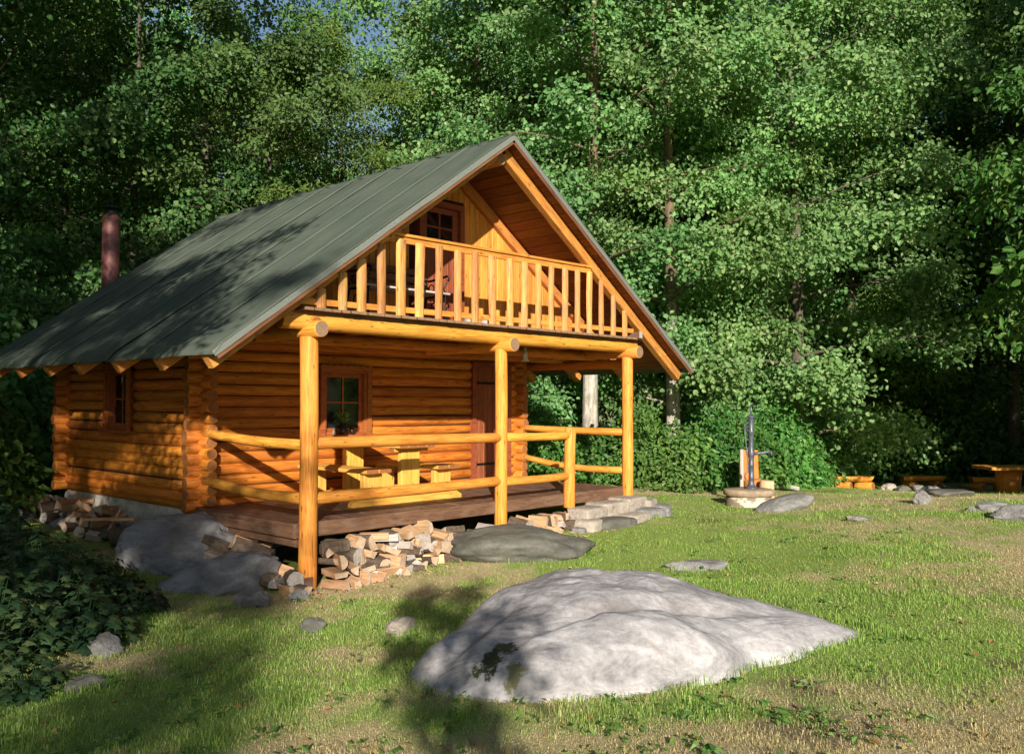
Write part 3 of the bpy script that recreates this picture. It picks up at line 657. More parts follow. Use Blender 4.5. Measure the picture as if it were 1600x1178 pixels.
# ------------------------------------------------------------------ porch furniture
pt = thing('picnic_table', (2.18, 1.5, 0), 'yellow plank picnic table with two fixed benches on the porch deck', 'table')
TB = [M['table'], M['end']]
for y in (.87, 2.12):
    rn = MB().add([(1.22,y-.05,.004),(3.14,y-.05,.004),(3.14,y-.05,.05),(3.04,y-.05,.105),(1.32,y-.05,.105),(1.22,y-.05,.05),(1.22,y+.05,.004),(3.14,y+.05,.004),(3.14,y+.05,.05),(3.04,y+.05,.105),(1.32,y+.05,.105),(1.22,y+.05,.05)],
        [(0,1,2,3,4,5),(11,10,9,8,7,6),(0,6,7,1),(1,7,8,2),(2,8,9,3),(3,9,10,4),(4,10,11,5),(5,11,6,0)])
    rn.obj('runner', M['table'], pt)
    for x, wd, h in ((1.555, .30, .43), (2.195, .32, .70), (2.785, .30, .43)):
        board('leg', (x, y, .105), (x, y, h), wd, .09, TB, pt, up=(0, 1, 0), bev=.008)
    board('cross_bar', (1.9, y, .715), (2.5, y, .715), .09, .05, TB, pt)
for x in (1.555, 2.785):
    for dx in (-.105, .105): board('seat_plank', (x + dx, .70, .455), (x + dx, 2.26, .455), .195, .05, TB, pt, bev=.008)
for dx in (-.24, -.08, .08, .24): board('top_plank', (2.195 + dx, .68, .765), (2.195 + dx, 2.26, .765), .152, .045, TB, pt, bev=.008)
# things on the window sill
v1 = thing('plant_pot', (2.12, 2.27, .88), 'dark pot with a small green plant on the front window sill', 'plant pot')
MB().lathe([(.05, 0), (.062, .02), (.066, .07), (.05, .10), (.046, .16), (.04, .17)], 14).obj('pot', M['pot'], v1, Matrix.Translation((2.12, 2.27, .88)))
lf = MB()
for i in range(22):
    a = random.uniform(0, 6.28); l = random.uniform(.05, .13); h = random.uniform(.08, .22); d = Vector((math.cos(a), math.sin(a), 0)); s = Vector((-d.y, d.x, 0)) * .015
    p0 = Vector((0, 0, .15)); p1 = p0 + d * l * .5 + UP * h * .8; p2 = p0 + d * l + UP * h
    lf.add([p0, p1 + s, p2, p1 - s], [(0, 1, 2), (0, 2, 3)])
lf.obj('foliage', M['leaf_bush'], v1, Matrix.Translation((2.12, 2.27, .88)))
tag(MB().lathe([(.035, 0), (.038, .06), (.03, .085), (.02, .10), (.02, .12)], 12).obj('small_jar', M['pot'], None, Matrix.Translation((2.28, 2.265, .88))), 'small dark jar beside the plant pot on the window sill', 'jar')
tag(MB().lathe([(.018, 0), (.02, .05), (.008, .08), (.008, .10)], 10).obj('candle_holder', M['white'], None, Matrix.Translation((1.97, 2.28, .88))), 'little pale candle holder at the window sill end', 'candle holder')
LX, LY = 4.36, .70
lp = thing('porch_lamp', (LX, LY, 2.29), 'white enamel porch lamp hanging from the ceiling near the door', 'lamp')
lm = Matrix.Translation((LX, LY, 1.99)) @ Matrix.Scale(.72, 4)
MB().lathe([(.0, .30), (.035, .29), (.035, .19), (.05, .18)][::-1], 14).obj('socket', M['white'], lp, lm)
MB().lathe([(.085, .0), (.08, .01), (.055, .05), (.045, .10), (.05, .185)], 20).obj('shade', M['white'], lp, lm)
# iron bench on the balcony
bb = thing('balcony_bench', (1.85, .72, 2.405), 'garden bench with black scrolled iron sides behind the balcony rail', 'bench')
bo = Matrix.Translation((1.85, .72, 2.405))
for x in (-.66, .66):
    fr = MB(); r = .016
    fr.tube([(x, -.26, 0), (x, -.22, .2), (x, -.24, .40), (x, .16, .41), (x, .22, .2), (x, .28, 0)], [r]*6, 6)
    fr.tube([(x, .16, .41), (x, .22, .6), (x, .30, .82)], [r]*3, 6)
    fr.tube([(x, -.28, .60), (x, -.30, .64), (x, -.26, .67), (x, -.1, .645), (x, .1, .63), (x, .24, .66)], [r]*6, 6)
    fr.tube([(x, -.25, .41), (x, -.19, .5), (x, -.26, .58)], [.012]*3, 6)
    for cy_, cz, R in ((-.10, .53, .06), (.06, .53, .05), (-.02, .25, .09)):
        fr.tube([(x, cy_ + R*math.cos(q*.7), cz + R*math.sin(q*.7)) for q in range(10)], [.009]*10, 5)
    fr.obj('iron_side', M['iron'], bb, bo)
for i in range(4): board('seat_slat', bo @ Vector((-.72, -.22 + .11 * i, .43)), bo @ Vector((.72, -.22 + .11 * i, .43)), .085, .028, M['splitgrey'], bb)
for i in range(3): board('back_slat', bo @ Vector((-.72, .19 + .035 * i, .52 + .12 * i)), bo @ Vector((.72, .19 + .035 * i, .52 + .12 * i)), .028, .09, M['skirt'], bb)
for x, nm in ((2.78, 'left'), (3.10, 'right')):
    o = round_log('wood_block', (x, .30, 2.408), (x, .30, 2.56), .075, .07, [M['splitgrey'], M['fwend']], None, bow=0)
    tag(o, 'short sawn wood block on the balcony floor ' + ('nearer the bench' if nm == 'left' else 'farther from the bench'), 'wood block', 'wood blocks on the balcony')

# ------------------------------------------------------------------ firewood
def firewood_mesh(kind, L, R):
    b = MB(); sd = random.uniform(0, 99)
    if kind == 'round': pr = [(R*math.cos(2*math.pi*k/10), R*math.sin(2*math.pi*k/10)) for k in range(10)]; bk = [1]*10
    elif kind == 'half': pr = [(R*math.cos(math.pi*k/6), R*math.sin(math.pi*k/6)) for k in range(7)]; bk = [1]*6 + [0]
    elif kind == 'quarter': pr = [(0, 0)] + [(R*1.25*math.cos(.15+1.3*k/4), R*1.25*math.sin(.15+1.3*k/4)) for k in range(5)]; bk = [0, 1, 1, 1, 1, 0]
    elif kind == 'slab': pr = [(-R, -.03), (R, -.03), (R*.9, .03), (-R*.9, .035)]; bk = [0, 0, 1, 0]
    else: pr = [(-R*.8, -R*.5), (R*.7, -R*.6), (R*.9, R*.4), (-R*.3, R*.7)]; bk = [0, 0, 0, 0]
    cx = sum(p[0] for p in pr)/len(pr); cy_ = sum(p[1] for p in pr)/len(pr); n = len(pr); vs = []; seg = 3
    for i in range(seg + 1):
        x = -L/2 + L*i/seg
        for k, (p, q) in enumerate(pr):
            j = 1 + .18*mnoise.noise(Vector((i*.7 + sd, k*1.3, sd))); vs.append((x + (.02*mnoise.noise(Vector((k, sd, i))) if i in (0, seg) else 0), (p-cx)*j, (q-cy_)*j))
    fs = [(i*n+k, i*n+(k+1)%n, (i+1)*n+(k+1)%n, (i+1)*n+k) for i in range(seg) for k in range(n)]
    b.add(vs, fs, [bk[k] for i in range(seg) for k in range(n)], False)
    b.add(vs, [tuple(reversed(range(n))), tuple(range(seg*n, seg*n+n))], 2)
    return b
FW_A = []
for i, kd in enumerate(['quarter', 'half', 'chunk', 'round', 'quarter', 'half', 'quarter', 'chunk', 'slab', 'round', 'quarter', 'half']):
    mats = [M['split'], M['bark'], M['fwend']] if i % 3 else [M['splitgrey'], M['bark'], M['splitgrey']]
    FW_A.append(firewood_mesh(kd, random.uniform(.26, .36), random.uniform(.07, .11)).mesh('firewood_piece', mats))
FWKIND = ['wedge shaped', 'half round', 'squarish', 'round', 'wedge shaped', 'half round', 'wedge shaped', 'squarish', 'flat', 'round', 'wedge shaped', 'half round']
def put_wood(x, y, z, yaw, pitch=0., roll=None, lab='', grp='', sc=1.0, me=None):
    i = random.randrange(len(FW_A)); me = me or FW_A[i]; lab = lab.replace('KIND', ('pale ' if i % 3 else 'grey ') + FWKIND[i])
    roll = random.uniform(0, 6.28) if roll is None else roll
    mw = Matrix.Translation((x, y, z)) @ Matrix.Rotation(yaw, 4, 'Z') @ Matrix.Rotation(pitch, 4, 'Y') @ Matrix.Rotation(roll, 4, 'X') @ Matrix.Scale(sc, 4)
    o = link('firewood', me or random.choice(FW_A), None, mw); return tag(o, lab, 'firewood', grp)
x = .22
while x < 4.75:
    gzx = g1(x, -.1); k = 0
    top = -.22 if x < 2.3 else (-.24 if x > 2.75 else -.33)
    z = gzx + .05; y = -.30 if x < 2.0 else -.16
    while z < top - .01:
        if abs(x - 3.1) > .16 or y > .12:
            sideways = random.random() < .22
            put_wood(x + random.uniform(-.04, .04), y + random.uniform(-.03, .06), z + random.uniform(-.015, .02), math.pi/2 + random.uniform(-.35, .35) + (1.2 if sideways else 0), random.uniform(-.15, .15),
                lab='KIND firewood piece ' + ('at the bottom' if k == 0 else 'halfway up' if k == 1 else 'near the top') + ' of the heap ' + ('by the left post' if x < 1.1 else 'between left and middle posts' if x < 2.2 else 'by the middle post' if x < 3.5 else 'by the short post'), grp='firewood heaped under the porch front', sc=random.uniform(.85, 1.15))
        z += random.uniform(.095, .13); y += random.uniform(.05, .12); k += 1
    x += random.uniform(.11, .16)
for i in range(16):   # loose pieces scattered on top and before the heap
    x = random.uniform(.2, 4.6); put_wood(x, random.uniform(-.42, -.28) if x < 2 else random.uniform(-.28, -.16), g1(x, -.3) + .04, random.uniform(0, 3.1), random.uniform(-.2, .2), lab='small KIND firewood piece lying loose before the heap ' + ('left' if x < 1.2 else 'middle' if x < 3 else 'right') + ' part', grp='firewood heaped under the porch front', sc=.75)
for i, (x, y, z, yaw, pi_, s) in enumerate([(-.32,.55,-.50,2.2,-.30,1.5),(-.22,.80,-.42,2.3,-.3,1.6),(-.45,1.0,-.42,2.1,-.25,1.3),(-.15,.35,-.52,1.9,-.2,1.4),(-.3,1.35,-.38,2.2,-.3,1.5),(-.12,.1,-.6,1.2,.0,1.1),(-.28,.16,-.63,.6,.1,1.0),(-.16,-.1,-.66,1.6,0,.9),(-.30,-.05,-.68,1.5,0,.8),(-.42,.3,-.6,2.0,-.1,1.2),(-.05,1.1,-.4,2.3,-.2,1.3)]):
    put_wood(x, y, max(z, g1(x, y) + .06), yaw, pi_, lab='KIND firewood length ' + ('on the ground' if z < -.55 else 'leaning under the deck') + ' beside the left post', grp='firewood by the left porch post', sc=s)
for i in range(46):   # scraps along the side wall
    y = random.uniform(3.3, 7.6); t = random.random(); x = -.18 - .62 * t
    put_wood(x, y, g1(x, y) + .05 + .20 * (1 - t) + random.uniform(0, .05), random.uniform(0, 3.14), random.uniform(-.35, .35), lab='KIND firewood scrap in the pile by the side wall, ' + ('near the front corner' if y < 4.4 else 'below the side window' if y < 5.8 else 'near the back corner'), grp='firewood scraps by the side wall', sc=random.uniform(.7, 1.25))
o = board('loose_plank', (-.62, 3.9, -.50), (-.30, 4.15, -.16), .07, .035, M['split'], None, up=(1, 0, .4)); tag(o, 'pale bent plank standing on the scrap pile by the side wall', 'plank')
o = board('loose_plank', (-.75, 4.3, -.27), (-.35, 3.55, -.24), .08, .04, M['split'], None); tag(o, 'pale plank lying flat across the scrap pile by the side wall', 'plank')

# ------------------------------------------------------------------ rocks
def ico(sub):
    import bmesh
    bm = bmesh.new(); bmesh.ops.create_icosphere(bm, subdivisions=sub, radius=1.0)
    V = np.array([v.co[:] for v in bm.verts]); F = np.array([[v.index for v in f.verts] for f in bm.faces]); bm.free(); return V, F
ICO = {k: ico(k) for k in (3, 4, 5)}
def rock_mesh(seed, size, sub=4, rough=.22, cuts=0, fine=.04):
    V, F = ICO[sub]; V = V.copy(); r = random.Random(seed); off = Vector((r.uniform(0, 50), r.uniform(0, 50), r.uniform(0, 50)))
    for i in range(len(V)):
        v = Vector(V[i]); h = mnoise.noise(v * 1.2 + off) * rough + mnoise.noise(v * 2.7 + off) * rough * .45 + mnoise.noise(v * 7 + off) * fine + mnoise.noise(v * 17 + off) * fine * .4
        V[i] = v * (1 + h)
    for _ in range(cuts):
        n = Vector((r.uniform(-1, 1), r.uniform(-1, 1), r.uniform(-.4, 1))).normalized(); d = r.uniform(.55, .85); n = np.array(n)
        s = V @ n - d; V = V - np.outer(np.clip(s, 0, None) * .97, n)
    return V * np.array(size), F
def rock(seed, D, L, size, label, mat='grey', rot=0., sink=.40, cuts=4, rough=.30, sub=4, name='rock', group=None, tilt=0., xyz=None):
    V, F = rock_mesh(seed, size, sub, rough, cuts, .06 if cuts else .03)
    if xyz is None: x, y = cp(D, L); z = g1(x, y) + size[2] * (1 - 2 * sink)
    else: x, y, z = xyz
    mw = Matrix.Translation((x, y, z)) @ Matrix.Rotation(YAW - math.pi/2 + rot, 4, 'Z') @ Matrix.Rotation(tilt, 4, 'Y')
    o = link(name, npmesh(name, V, F, M[mat], cuts < 2), None, mw)
    return tag(o, label, 'rock', group)
def PL(px, D): return (px - 800) / FPX * D
# the great pale boulder in the lawn: an outline in plan (right, ahead) and a ridge height along it
OUT = [(-.74, 6.25), (-.55, 6.0), (-.25, 5.85), (.08, 5.70), (.5, 5.78), (.85, 5.84), (1.15, 5.98), (1.74, 6.38), (2.35, 6.68), (2.90, 6.96), (2.78, 7.3), (2.15, 7.75), (1.3, 8.15), (.5, 8.1), (-.1, 7.6), (-.55, 6.85)]
HR = [(-.90, .22), (-.73, .26), (-.57, .31), (-.39, .36), (-.2, .41), (0, .47), (.37, .555), (.635, .58), (.95, .58), (1.11, .55), (1.37, .47), (1.57, .40), (1.8, .335), (2.05, .30), (2.23, .28), (2.45, .26), (2.7, .23), (2.85, .19), (3.0, .14)]
def build_boulder():
    c = (.85, 6.95); na, nr = 220, 84; ang = np.linspace(0, 2*np.pi, na, endpoint=False)
    oa = np.array([math.atan2(q[1]-c[1], q[0]-c[0]) for q in OUT]); orr = np.array([math.hypot(q[0]-c[0], q[1]-c[1]) for q in OUT]); k = np.argsort(oa); oa = oa[k]; orr = orr[k]
    R = np.interp((ang + np.pi) % (2*np.pi) - np.pi, np.r_[oa[-1]-2*np.pi, oa, oa[0]+2*np.pi], np.r_[orr[-1], orr, orr[0]])
    for _ in range(3): R = .25*np.roll(R, 1) + .5*R + .25*np.roll(R, -1)
    V = []; zb = g1(*cp(6.9, .8)); T = (np.arange(nr + 1) / nr) ** .8
    for t in T:
        for a, r in zip(ang, R):
            w = 1 + .03 * mnoise.noise(Vector((math.cos(a)*2.2, math.sin(a)*2.2, 3)))
            u, d = c[0] + math.cos(a)*r*t*w*1.02, c[1] + math.sin(a)*r*t*w*1.02
            hh = np.interp(u, [q[0] for q in HR], [q[1] for q in HR]); fb = (d - 6.0) / 2.0
            pw = 5.5 + 3 * math.cos(a + math.pi / 2) + 4 * abs(math.cos(a)) ; dome = (1 - t ** max(3.2, pw)); h = hh * dome * (.62 + .38 * min(1, max(0, (d - 5.75) / 1.6)) ** .8)
            P3 = Vector((u, d, 0)); env = min(1, dome * 2.5)
            h += env * (.05 * mnoise.noise(P3 * .9 + Vector((3, 8, 0))) + .05 * mnoise.noise(Vector((u*1.3 + d*.5, d*2.4, 2))) + .020 * mnoise.noise(P3 * 4.2) + .009 * mnoise.noise(P3 * 10) - .014 * max(0, .25 - abs(mnoise.noise(Vector((u*1.1 + 2, d*2.6, 7))))) * 2 + .004 * mnoise.noise(P3 * 25))
            # a diagonal crease from the middle of the front up to the right back, another on the left shoulder
            s = ((u - .35) * .42 - (d - 6.35)) / math.hypot(.42, 1); h -= env * .10 * math.exp(-(s / .11) ** 2) * (1 / (1 + math.exp(-(u - .1) * 6))) * (1 / (1 + math.exp((u - 1.6) * 5)))
            s2 = ((u + .35) * 1.4 - (d - 6.3)) / math.hypot(1.4, 1); h -= env * .07 * math.exp(-(s2 / .09) ** 2) * math.exp(-((d - 6.3) / .45) ** 2)
            if t > .99: h -= .12
            x, y = cp(d, u); V.append((x, y, zb - .03 + h))
    V = np.array(V); F = []
    for i in range(nr):
        for j in range(na): F.append((i*na+j, i*na+(j+1) % na, (i+1)*na+(j+1) % na, (i+1)*na+j))
    org = Vector((*cp(6.9, .85), zb)); Rm = np.array(Matrix.Rotation(YAW - math.pi / 2, 3, 'Z')); V = (V - np.array(org)) @ Rm
    # texture grain runs with the boulder's long side
    o = link('boulder', npmesh('boulder', V, np.array(F)[:, ::-1], M['boulder'], True), None, Matrix.Translation(org) @ Matrix.Rotation(YAW - math.pi / 2, 4, 'Z'))
    tag(o, 'huge smooth pale grey boulder lying in the lawn before the cabin', 'boulder')
build_boulder()
rock(11, 11.35, PL(808, 11.35), (.92, .56, .25), 'low dark mossy rock between the boulder and the middle post', 'darkrock', sink=.36, cuts=0, rough=.26, sub=5)
rock(12, 10.5, PL(1092, 10.5), (.36, .22, .08), 'flat grey stone flush in the lawn behind the boulder', 'grey', sink=.3, cuts=1)
rock(13, 14.7, PL(1224, 14.7), (.50, .34, .15), 'smooth bluish grey rock just right of the well', 'grey', rot=.1, sink=.25, cuts=0, rough=.1, sub=4, tilt=-.25)
rock(21, 11.2, PL(296, 11.2), (.92, .55, .60), 'big smooth grey rock slab under the cabin corner', 'slab', sink=.42, cuts=2, rough=.14, sub=5, rot=-.25)
rock(22, 9.95, PL(352, 9.95), (.66, .32, .25), 'long pale rock sloping toward the left post', 'slab', sink=.30, cuts=1, rough=.26, sub=5, rot=.15, tilt=-.18)
rock(23, 9.2, PL(392, 9.2), (.22, .2, .12), 'grey stone in the grass left of the left post', 'grey', sink=.3)
rock(24, 9.4, PL(468, 9.4), (.11, .1, .09), 'small grey stone at the foot of the left post', 'grey', sink=.3)
rock(25, 7.75, PL(630, 7.75), (.135, .16, .10), 'pale jagged stone beside the boulder\'s left end', 'sand', sink=.35, cuts=3)
rock(26, 7.9, PL(492, 7.9), (.13, .12, .09), 'dull grey stone half sunk in grass below the left post', 'darkrock', sink=.4)
rock(27, 8.8, PL(246, 8.8), (.12, .1, .10), 'small dark pointed stone in the shaded grass', 'darkrock', sink=.25, cuts=3)
rock(28, 7.1, PL(165, 7.1), (.16, .12, .13), 'bluish stone among the plants at lower left', 'grey', sink=.3)
rock(29, 6.1, PL(140, 6.1), (.14, .12, .07), 'flat dark stone in shade near the lower left corner', 'darkrock', sink=.4)
rock(31, 16.6, PL(1478, 16.6), (.52, .36, .12), 'low grey rock on the crest before the log benches', 'darkrock', sink=.3, cuts=1)
rock(32, 14.6, PL(1440, 14.6), (.15, .13, .15), 'pointed dark stone on the grassy rise', 'grey', sink=.25, cuts=4)
rock(33, 13.0, PL(1540, 13.0), (.33, .2, .12), 'weathered grey rock slab low in the rise at right', 'grey', sink=.35, cuts=2)
rock(34, 12.1, PL(1592, 12.1), (.34, .24, .15), 'pale rock at the right edge of the lawn', 'grey', sink=.32, cuts=3)
rock(35, 12.8, PL(1345, 12.8), (.22, .12, .05), 'thin grey stone barely showing in the lawn below the rise', 'grey', sink=.3)
rock(36, 9.3, PL(975, 9.3) , (.1, .07, .05), 'small stone hidden in grass behind the boulder', 'grey', sink=.4)
for i, (px, D, s, mt) in enumerate([(1388,22.4,.30,'sand'),(1410,22.0,.25,'darkrock'),(1432,22.6,.30,'grey'),(1452,21.9,.32,'grey'),(1478,22.3,.26,'darkrock'),(1500,22.8,.25,'darkrock'),(1470,23.6,.22,'darkrock'),(1425,23.8,.2,'grey')]):
    rock(40 + i, D, PL(px, D), (s*.72, s*.6, s*.42), ['pale stone at the left end of the fire ring', 'small pale stone second in the fire ring', 'grey stone before the middle log bench', 'largest grey stone of the fire ring', 'dark stone right of the middle bench', 'dark stone at the right end of the fire ring', 'dark stone at the back of the fire ring', 'small grey stone between the two lit benches'][i], mt, sink=.25, cuts=2, sub=3, group='fire ring stones', name='ring_stone')
for i, (x, y, z, sx, sy, sz, rz, mt) in enumerate([(4.75,-.20,-.33,.30,.20,.14,.1,'sand'),(5.30,-.16,-.30,.32,.22,.15,-.05,'sand'),(5.83,-.14,-.28,.30,.22,.16,.1,'sand'),(6.22,-.16,-.32,.20,.2,.14,.3,'sand'),(4.52,-.42,-.46,.20,.16,.12,.2,'sand'),(4.98,-.50,-.47,.34,.2,.12,-.1,'darkrock'),(5.52,-.46,-.45,.30,.19,.12,.1,'sand'),(5.98,-.42,-.43,.26,.2,.13,-.2,'grey'),(6.38,-.36,-.42,.20,.2,.14,.4,'grey'),(4.30,-.42,-.50,.12,.1,.07,.4,'grey')]):
    LB = ['pale squared block at the left end of the stone footing', 'pale squared block second along the top of the stone footing', 'pale block directly under the right porch post', 'pale block at the right end of the footing\'s top course',
          'rounded pale stone low at the left end of the footing', 'reddish long stone in the bottom course of the footing', 'pale stone in the bottom course beside the reddish one', 'grey stone in the bottom course below the right post', 'grey rounded stone at the footing\'s outer right corner', 'pebble sized stone before the footing\'s left end'][i]
    V, F = rock_mesh(70 + i, (1, 1, 1), 3, .10, 0, .05); V, F = rock_mesh(70 + i, (1, 1, 1), 4, .13, 1, .06); U = np.sign(V) * np.abs(unit(V)) ** (.22 if i < 4 else .45); V = (U / np.maximum(1, np.abs(U).max(1, keepdims=True))) * (.82 + .18 * np.linalg.norm(V, axis=1, keepdims=True)) * np.array((sx, sy, sz)) * (1.0 if i < 4 else 1.12)
    tag(link('footing_stone', npmesh('footing_stone', V, F, M[mt], False), None, Matrix.Translation((x, y, z)) @ Matrix.Rotation(rz, 4, 'Z')), LB, 'stone', 'stones under the right porch post')
for i in range(22):   # rubble by the side wall
    y = random.uniform(2.6, 7.4); t = random.random(); x = -.15 - .75 * t; s = random.uniform(.08, .17)
    rock(100 + i, 0, 0, (s*1.25, s, s*.7), ('grey', 'pale', 'dark')[i % 3] + ' broken rubble stone by the side wall, ' + ('near the front corner' if y < 4.2 else 'below the side window' if y < 5.8 else 'near the back corner'), ['grey', 'sand', 'darkrock'][i % 3], rot=random.uniform(0, 3), cuts=4, sub=3, group='rubble along the side wall', name='rubble_stone', xyz=(x, y, g1(x, y) + .02 + .18 * (1 - t)))

# ------------------------------------------------------------------ well, pump, stumps
wx, wy = 8.85, -.62; wz = g1(wx, wy)
well = thing('well_cover', (wx, wy, wz), 'round concrete well ring with a thick lid under the hand pump', 'well')
mw = Matrix.Translation((wx, wy, wz - .05))
rg = MB().lathe([(.40, 0), (.40, .06), (.395, .25)], 40).obj('ring', M['concrete'], well, mw)
m, nt, bs = newmat('limewashed_ring'); n1 = noise(nt, coords(nt, 'Object', (1, 1, 2.2)), 3.2, 6, .6)
nt.links.new(ramp(nt, n1, [(.48, (.22, .17, .12)), (.54, (.52, .46, .36))]), bs.inputs['Base Color']); bs.inputs['Roughness'].default_value = .9; bump(nt, n1, bs, .5, .02)
rg.data.materials[0] = m
MB().lathe([(.42, .252), (.445, .262), (.45, .34), (.435, .36), (.2, .366)], 40).obj('lid', M['concrete'], well, mw)
px_, py_, pz_ = wx + .06, wy - .02, wz + .318
pump = thing('hand_pump', (px_, py_, pz_), 'tall dark grey iron hand pump standing on the well lid', 'pump')
mw = Matrix.Translation((px_, py_, pz_)) @ Matrix.Rotation(YAW - math.pi/2, 4, 'Z')     # local x = to the right as seen from the lawn
MB().lathe([(.125, 0), (.125, .015), (.10, .03), (.07, .045), (.06, .07), (.05, .09), (.048, .18), (.055, .19), (.055, .20), (.048, .21), (.048, .40), (.055, .41), (.055, .43), (.048, .44), (.048, .54), (.056, .57), (.060, .60), (.060, .66), (.052, .69), (.048, .74), (.048, .98), (.056, 1.0), (.056, 1.03), (.048, 1.05), (.048, 1.24), (.055, 1.26), (.078, 1.275), (.078, 1.285), (.05, 1.305), (.02, 1.325), (.013, 1.345)], 22).obj('body', M['galv'], pump, mw)
MB().lathe([(.012, 1.34), (.022, 1.37), (.025, 1.40), (.018, 1.44), (.006, 1.48)], 14).obj('finial', M['galv'], pump, mw)
sp = MB().tube([(.04, 0, .62), (.15, 0, .63), (.30, 0, .655), (.37, 0, .66)], [.03, .027, .026, .026], 10).tube([(.355, 0, .665), (.362, 0, .63), (.362, 0, .59)], [.024, .022, .02], 10); sp.obj('spout', M['galv'], pump, mw)
hd = MB().tube([(-.03, 0, 1.0), (-.12, 0, 1.13), (-.03, 0, 1.19)], [.014, .016, .012], 8).tube([(-.12, 0, 1.13), (-.115, -.02, .95), (-.09, -.03, .70), (-.07, -.04, .40), (-.075, -.06, .30), (-.12, -.07, .27), (-.14, -.07, .23), (-.12, -.07, .17)], [.013, .013, .012, .012, .012, .012, .012, .013], 8); hd.obj('handle', M['galv'], pump, mw)
for a in range(4): MB().lathe([(.014, .012), (.014, .03)], 6).obj('bolt', M['galv'], pump, mw @ Matrix.Translation((.1*math.cos(a*1.57+.7), .1*math.sin(a*1.57+.7), 0)))
def stump(D, L, r0, r1, h, label, mats, lean=0.):
    p = cpz(D, L, -.06); o = round_log('stump', p, p + Vector((RT.x*lean, RT.y*lean, h + .06)), r0, r1, mats, None, bow=.01, wob=.06, n=20); return tag(o, label, 'stump')
p = cpz(17.8, PL(1175, 17.8), -.05)
ch = thing('log_chair', p, 'orange split log seat with a tall plank back behind the pump', 'seat'); q = p + Vector((0, 0, .05))
round_log('seat_log', p, p + Vector((0, 0, .38)), .19, .18, [M['log'], M['fwend']], ch, n=18)
board('backrest', p + Vector((FW.x*.2 , FW.y*.2, 0)), p + Vector((FW.x*.25, FW.y*.25, .95)), .36, .07, [M['log'], M['end']], ch, up=(FW.x, FW.y, 0), bev=.02)
board('armrest', p + Vector((RT.x*-.22, RT.y*-.22, 0)), p + Vector((RT.x*-.22, RT.y*-.22, .98)), .07, .12, [M['splitgrey'], M['end']], ch, up=(FW.x, FW.y, 0), bev=.02)
stump(17.4, PL(1198, 17.4), .145, .135, .33, 'pinkish chopping block stump right of the pump', [M['split'], M['fwend']])
for D0, a, D1, b_, r, lab in ((18.2, 1138, 17.4, 1160, .06, 'short pale log lying left behind the pump'), (19.3, 1205, 19.0, 1248, .055, 'thin pole lying along the bushes right of the stump')):
    A, B = cpz(D0, PL(a, D0), r), cpz(D1, PL(b_, D1), r); tag(round_log('fallen_log', A, B, r, r*.85, [M['splitgrey'], M['fwend']], None, bow=.03), lab, 'log')
# log benches and table by the fire ring
def log_bench(D, L, ln, rot, legrot, label):
    p = cpz(D, L); mw = Matrix.Translation(p) @ Matrix.Rotation(YAW - math.pi/2 + rot, 4, 'Z')
    t = link('log_bench', None, None, mw); tag(t, label, 'bench', 'log benches by the fire ring')
    b = MB(); n = 9; R = .155; vs = [] ; seg = 4
    for i in range(seg + 1):
        x = -ln/2 + ln*i/seg
        for k in range(n): q = math.pi + math.pi*k/(n-1); vs.append((x + (.05 if i == 0 else -.05 if i == seg else 0) * (math.sin(q - math.pi)), R*math.cos(q), .345 + R*.98*math.sin(q)))
    fs = [(i*n+k, i*n+(k+1) % n, (i+1)*n+(k+1) % n, (i+1)*n+k) for i in range(seg) for k in range(n)]
    b.add(vs, fs, 0).add(vs, [tuple(reversed(range(n))), tuple(range(seg*n, seg*n+n))], 1); b.obj('seat', RAIL, t, mw)
    for s in (-1, 1):
        c = mw @ Vector((s*ln*.30, 0, .095)); a = YAW - math.pi/2 + rot + math.pi/2 + legrot; d = Vector((math.cos(a), math.sin(a), 0))
        round_log('leg', c - d*.24, c + d*.24, .108, .104, RAIL, t, n=16)
    return t
log_bench(24.0, PL(1332, 24), 1.0, .05, .75, 'bright log bench at the left end of the fire ring by the bushes')
log_bench(25.0, PL(1440, 25), 1.18, -.02, .1, 'longer log bench in the middle behind the fire ring stones')
log_bench(23.5, PL(1545, 23.5), 1.0, -.1, .3, 'dim log bench in shade beside the heavy outdoor table')
p = cpz(20.6, PL(1574, 20.6)); tb = link('outdoor_table', None, None, Matrix.Translation(p)); tag(tb, 'heavy log table with thick plank top in shade at the right edge', 'table')
ped = MB().lathe([(.23, -.05), (.25, .25), (.29, .60)], 14); ped.obj('pedestal', M['log'], tb, Matrix.Translation(p))
for i in range(3): board('top_plank', p + RT*-.62 + FW*(-.3 + .3*i) + UP*.635, p + RT*.75 + FW*(-.3 + .3*i) + UP*.635, .29, .07, RAIL, tb, bev=.01)
